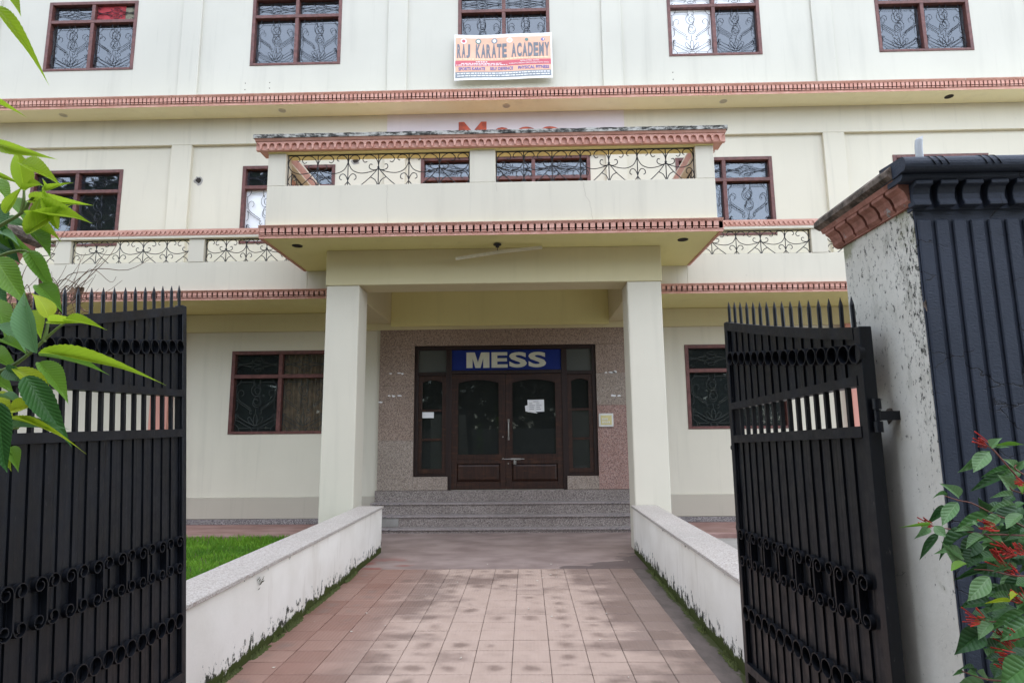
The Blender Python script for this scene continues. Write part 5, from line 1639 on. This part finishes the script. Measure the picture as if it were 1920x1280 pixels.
BUSH_STEMS=[
[(1.151, 1.45, 1.413), (1.064, 1.45, 1.417), (1.026, 1.45, 1.418), (0.963, 1.45, 1.427), (0.917, 1.45, 1.436), (0.898, 1.45, 1.442)] ,
[(1.172, 1.45, 1.4), (1.1, 1.45, 1.442), (1.052, 1.45, 1.462), (1.006, 1.45, 1.486), (0.978, 1.45, 1.492), (0.949, 1.45, 1.502)] ,
[(1.163, 1.45, 1.499), (1.119, 1.45, 1.539), (1.073, 1.45, 1.6), (1.061, 1.45, 1.611), (1.046, 1.45, 1.618)] ,
[(1.153, 1.45, 1.33), (1.084, 1.45, 1.328), (1.031, 1.45, 1.34), (0.995, 1.45, 1.342)] ,
[(1.139, 1.45, 1.23), (1.072, 1.45, 1.232), (1.018, 1.45, 1.232), (0.991, 1.45, 1.236)] ,
[(1.1, 1.45, 1.106), (1.003, 1.45, 1.112), (0.966, 1.45, 1.122), (0.943, 1.45, 1.13)] ,
[(1.146, 1.45, 1.539), (1.113, 1.45, 1.561), (1.117, 1.45, 1.57)] ,
[(1.152, 1.45, 1.501), (1.105, 1.45, 1.512), (1.095, 1.45, 1.521)] ,
[(1.065, 1.45, 1.39), (1.026, 1.45, 1.418)] ,
]
BUSH_FLOWERS=[
(1.037,1.420,1.612,0.036,2.60),
(0.896,1.420,1.442,0.029,2.90),
(1.035,1.420,1.436,0.036,3.00),
(1.069,1.420,1.385,0.043,3.20),
(1.104,1.420,1.529,0.019,3.10),
(0.982,1.420,1.243,0.038,2.95),
(1.042,1.420,1.183,0.050,2.75),
(1.057,1.420,1.383,0.033,3.00),
(1.042,1.420,1.357,0.038,2.60),
(1.073,1.420,1.281,0.029,2.70),
(1.067,1.420,1.337,0.026,2.60),
(1.033,1.420,1.142,0.031,2.90),
(1.087,1.420,1.387,0.029,3.00),
(1.056,1.420,1.204,0.036,2.90),
(1.043,1.420,1.158,0.041,2.90),
]
R_ = random.Random(77)
sh = tag(empty('leafy_shrub', (-1.5, 1.2, 0)), 'bright green long-leaved shrub close by the left edge in front of the gate', 'shrub')
EXTRA = [(-.985, 1.14, 2.05, -.90, 1.12, 2.10, .028, 'b'), (-1.0, 1.2, 1.96, -.94, 1.19, 1.91, .03, 'm'), (-.93, 1.15, 2.06, -.955, 1.13, 2.14, .024, 'b'), (-1.0, 1.18, 1.90, -.95, 1.16, 1.85, .028, 'b'), (-.98, 1.2, 1.80, -.90, 1.18, 1.73, .03, 'm'), (-.94, 1.1, 1.70, -.88, 1.09, 1.72, .020, 'y'), (-1.02, 1.15, 2.2, -.93, 1.13, 2.16, .026, 'b'), (-.99, 1.12, 1.62, -.93, 1.1, 1.60, .022, 'b')]
KM = {'b': 'leaf_bright', 'y': 'leaf_yellow', 'm': 'leaf_mid', 'd': 'leaf_dark', 'p': 'leaf_pale'}
for (a, b, c, d, e, f, w, kk) in SHRUB_LEAVES + EXTRA:
    place_leaf(sh, (a, b, c), (d, e, f), w, KM[kk], True, R_)
mb = MB()
for st in SHRUB_STEMS:
    mb.tube(smooth_pts(st, 3), .0042, 6, taper=.0022)
# the stems run down to the root beyond the left edge of the view
for i, st in enumerate(SHRUB_STEMS):
    p = st[0]
    if p[0] < -.98 and i in (0, 2, 4, 5, 6):
        mb.tube(smooth_pts([(-1.5 + .02 * i, 1.2 + .015 * i, -.06), (-1.46 + .015 * i, 1.2, .6), (-1.35, 1.18, min(1.1, p[2] - .1)), p], 5), .010, 6, taper=.0042)
R5 = random.Random(41)
for i in range(5):                              # the rest of the shrub, spreading away from the path
    a = R5.uniform(-.35, .10); b = R5.uniform(-.25, .2); h = R5.uniform(1.5, 2.4)
    pts = smooth_pts([(-1.5 + .02 * i, 1.2, -.06), (-1.5 + a * .3, 1.2 + b * .4, h * .5), (-1.5 + a, 1.2 + b, h)], 6)
    mb.tube(pts, .010, 6, taper=.003)
    for j in range(13):
        q = pts[3 + int(R5.random() * 9)] + Vector((R5.uniform(-.02, .02), 0, 0))
        L = R5.uniform(.09, .17); an = R5.uniform(0, 6.28)
        t = q + Vector((cos(an) * L, sin(an) * L, R5.uniform(-.06, .05)))
        if max(q.x + .0, t.x) > -.87 * t.y - .06: continue
        place_leaf(sh, q, t, L * .36, R5.choice(['leaf_bright', 'leaf_mid', 'leaf_mid', 'leaf_dark', 'leaf_pale']), True, R5)
mb.build('stem', 'stem_green', sh, smooth=True)

bu = tag(empty('firebush', (1.55, 1.55, 0)), 'firebush with red tubular flowers in front of the navy pillar', 'shrub')
KB = {'f': 'bush_mid', 'g': 'bush_pale', 'h': 'bush_dark', 'b': 'leaf_mid', 'y': 'leaf_yellow'}
for (a, b, c, d, e, f, w, kk) in BUSH_LEAVES:
    place_leaf(bu, (a, b, c), (d, e, f), w, KB[kk], False, R_)
mb = MB()
for i, st in enumerate(BUSH_STEMS):
    mb.tube(smooth_pts(st, 3), .0022, 6, taper=.0012)
    if i < 8:
        p = st[0]
        mb.tube(smooth_pts([(1.62 + .02 * i, 1.56, -.06), (1.62 + .02 * i, 1.54, .4), p], 5), .006, 6, taper=.0024)
mb.build('stem', 'stem_red', bu, smooth=True)
for (x, y, z, l, ang) in BUSH_FLOWERS:
    mb = MB()
    for q in range(13):
        a = ang + R_.uniform(-.55, .55); el = R_.uniform(-.5, .4)
        d = Vector((cos(a) * cos(el), el * .8, sin(a) * .9 + .15)); L = l * R_.uniform(.55, 1.1)
        b = Vector((x, y, z)) + Vector((R_.uniform(-.006, .006), R_.uniform(-.006, .006), R_.uniform(-.007, .007))) + d * L * .25
        mb.tube([b, b + d * L * .4, b + d * L * .75], .0008, 5, taper=.0015)
        mb.tube([b + d * L * .75, b + d * L * .8], .0018, 5, taper=.0008)
    mb.build('flower', 'flower_red', bu)

# dried bush behind the left gate
ds = tag(empty('dried_shrub', (-2.62, 3.0, 0)), 'dry brown twiggy shrub behind the spikes of the left gate', 'shrub')
mb = MB(); R2 = random.Random(4)
mb.tube(smooth_pts([(-2.62, 3.0, -.02), (-2.6, 3.0, .9), (-2.55, 2.95, 1.7), (-2.42, 2.9, 2.25)], 4), .022, 7, taper=.012)
tips = []
for i in range(70):
    core = i < 40
    b = Vector((-2.40 + R2.uniform(-.12, .08), 2.9 + R2.uniform(-.1, .1), R2.uniform(2.18, 2.36)))
    L = R2.uniform(.10, .22) if core else R2.uniform(.22, .50)
    d = Vector((R2.uniform(-.8, .8), R2.uniform(-.3, .3), R2.uniform(-.5, .5))) if core else Vector((R2.uniform(.2, 1.0), R2.uniform(-.2, .2), R2.uniform(-.1, .75)))
    c1 = R2.uniform(-.10, .10)
    p1 = b + d * L * .4 + Vector((0, 0, -c1)); p2 = b + d * L * .8 + Vector((0, 0, c1 * .5)); p3 = b + d * L + Vector((R2.uniform(-.03, .03), 0, c1 + .04))
    mb.tube(smooth_pts([b, p1, p2, p3], 4), R2.uniform(.0016, .0038), 4, taper=.0009); tips += [p1, p2, p3]
mb.build('twig', 'twig', ds)
dl = leaf_mesh('leaf', 'dead_leaf', .34, 0, 1.2, .9, .6, 6, .05)
for i in range(60):
    p = R2.choice(tips) + Vector((R2.uniform(-.02, .02), R2.uniform(-.02, .02), 0))
    if i < 44: p = Vector((-2.42 + R2.uniform(-.13, .10), 2.88 + R2.uniform(-.08, .08), 2.27 + R2.uniform(-.09, .09)))
    s = R2.uniform(.05, .09)
    put('leaf', dl, p, ds, (R2.uniform(-.6, .6), R2.uniform(.7, 2.1), R2.uniform(0, 6.2)), (s, s, s))

# ------------------------------------------------------------------ across the street, seen mirrored in the glass
tr_me = None
R3 = random.Random(12)
def tree_meshes():
    t = MB()
    t.tube(smooth_pts([(0, 0, -.1), (.1, .05, 2), (-.05, .1, 4.5), (.1, 0, 7)], 4), .26, 9, taper=.10)
    for i in range(9):
        a = R3.uniform(0, 6.28); z = R3.uniform(3.0, 6.5); L = R3.uniform(1.6, 3.0)
        t.tube(smooth_pts([(0, .05, z), (cos(a) * L * .5, sin(a) * L * .5, z + L * .35), (cos(a) * L, sin(a) * L, z + L * .8)], 3), .09, 6, taper=.03)
    c = MB()
    lobes = [(R3.uniform(-2.2, 2.2), R3.uniform(-2.2, 2.2), R3.uniform(2.0, 9.2), R3.uniform(1.1, 2.0)) for i in range(22)]
    for i in range(9000):
        lx, ly, lz, lr = R3.choice(lobes)
        v = Vector((R3.gauss(0, 1), R3.gauss(0, 1), R3.gauss(0, 1))).normalized() * lr * R3.uniform(.5, 1.0) ** .5
        p = Vector((lx, ly, lz)) + v
        s = R3.uniform(.14, .30); u = Vector((R3.gauss(0, 1), R3.gauss(0, 1), R3.gauss(0, .6))).normalized(); w = u.orthogonal().normalized()
        c.add([p - u * s, p + w * s * .45, p + u * s, p - w * s * .45], [(0, 1, 2, 3)])
    return t.mesh('trunk', 'bark', smooth=True), c.mesh('crown', 'tree_leaf')
tm, cm = tree_meshes()
for (x, y, s, rz) in ((-19, -9, 1.6, .3), (-14.5, -9, 1.6, 1.9), (-10.5, -10, 1.5, 3.9), (-6.5, -9.5, 1.25, 3.1), (-3.0, -10, 1.05, .7), (.5, -10.5, 1.0, 4.4), (4.0, -10, .95, 5.2), (7.5, -10.5, 1.0, .9), (11.5, -10, 1.05, 2.2)):
    t = tag(empty('street_tree', (x, y, -.06)), 'leafy green tree across the street, seen only mirrored in the window glass', 'tree', 'trees across the street')
    put('trunk', tm, (x, y, -.06), t, (0, 0, rz), (s, s, s)); put('crown', cm, (x, y, -.06), t, (0, 0, rz), (s, s, s))
tag(MB().box(-22, 22, -6.6, -6.2, -.1, 1.9).build('rubble_wall', 'rubble_wall'), 'grey stone wall across the street, mirrored in the door glass', 'wall')
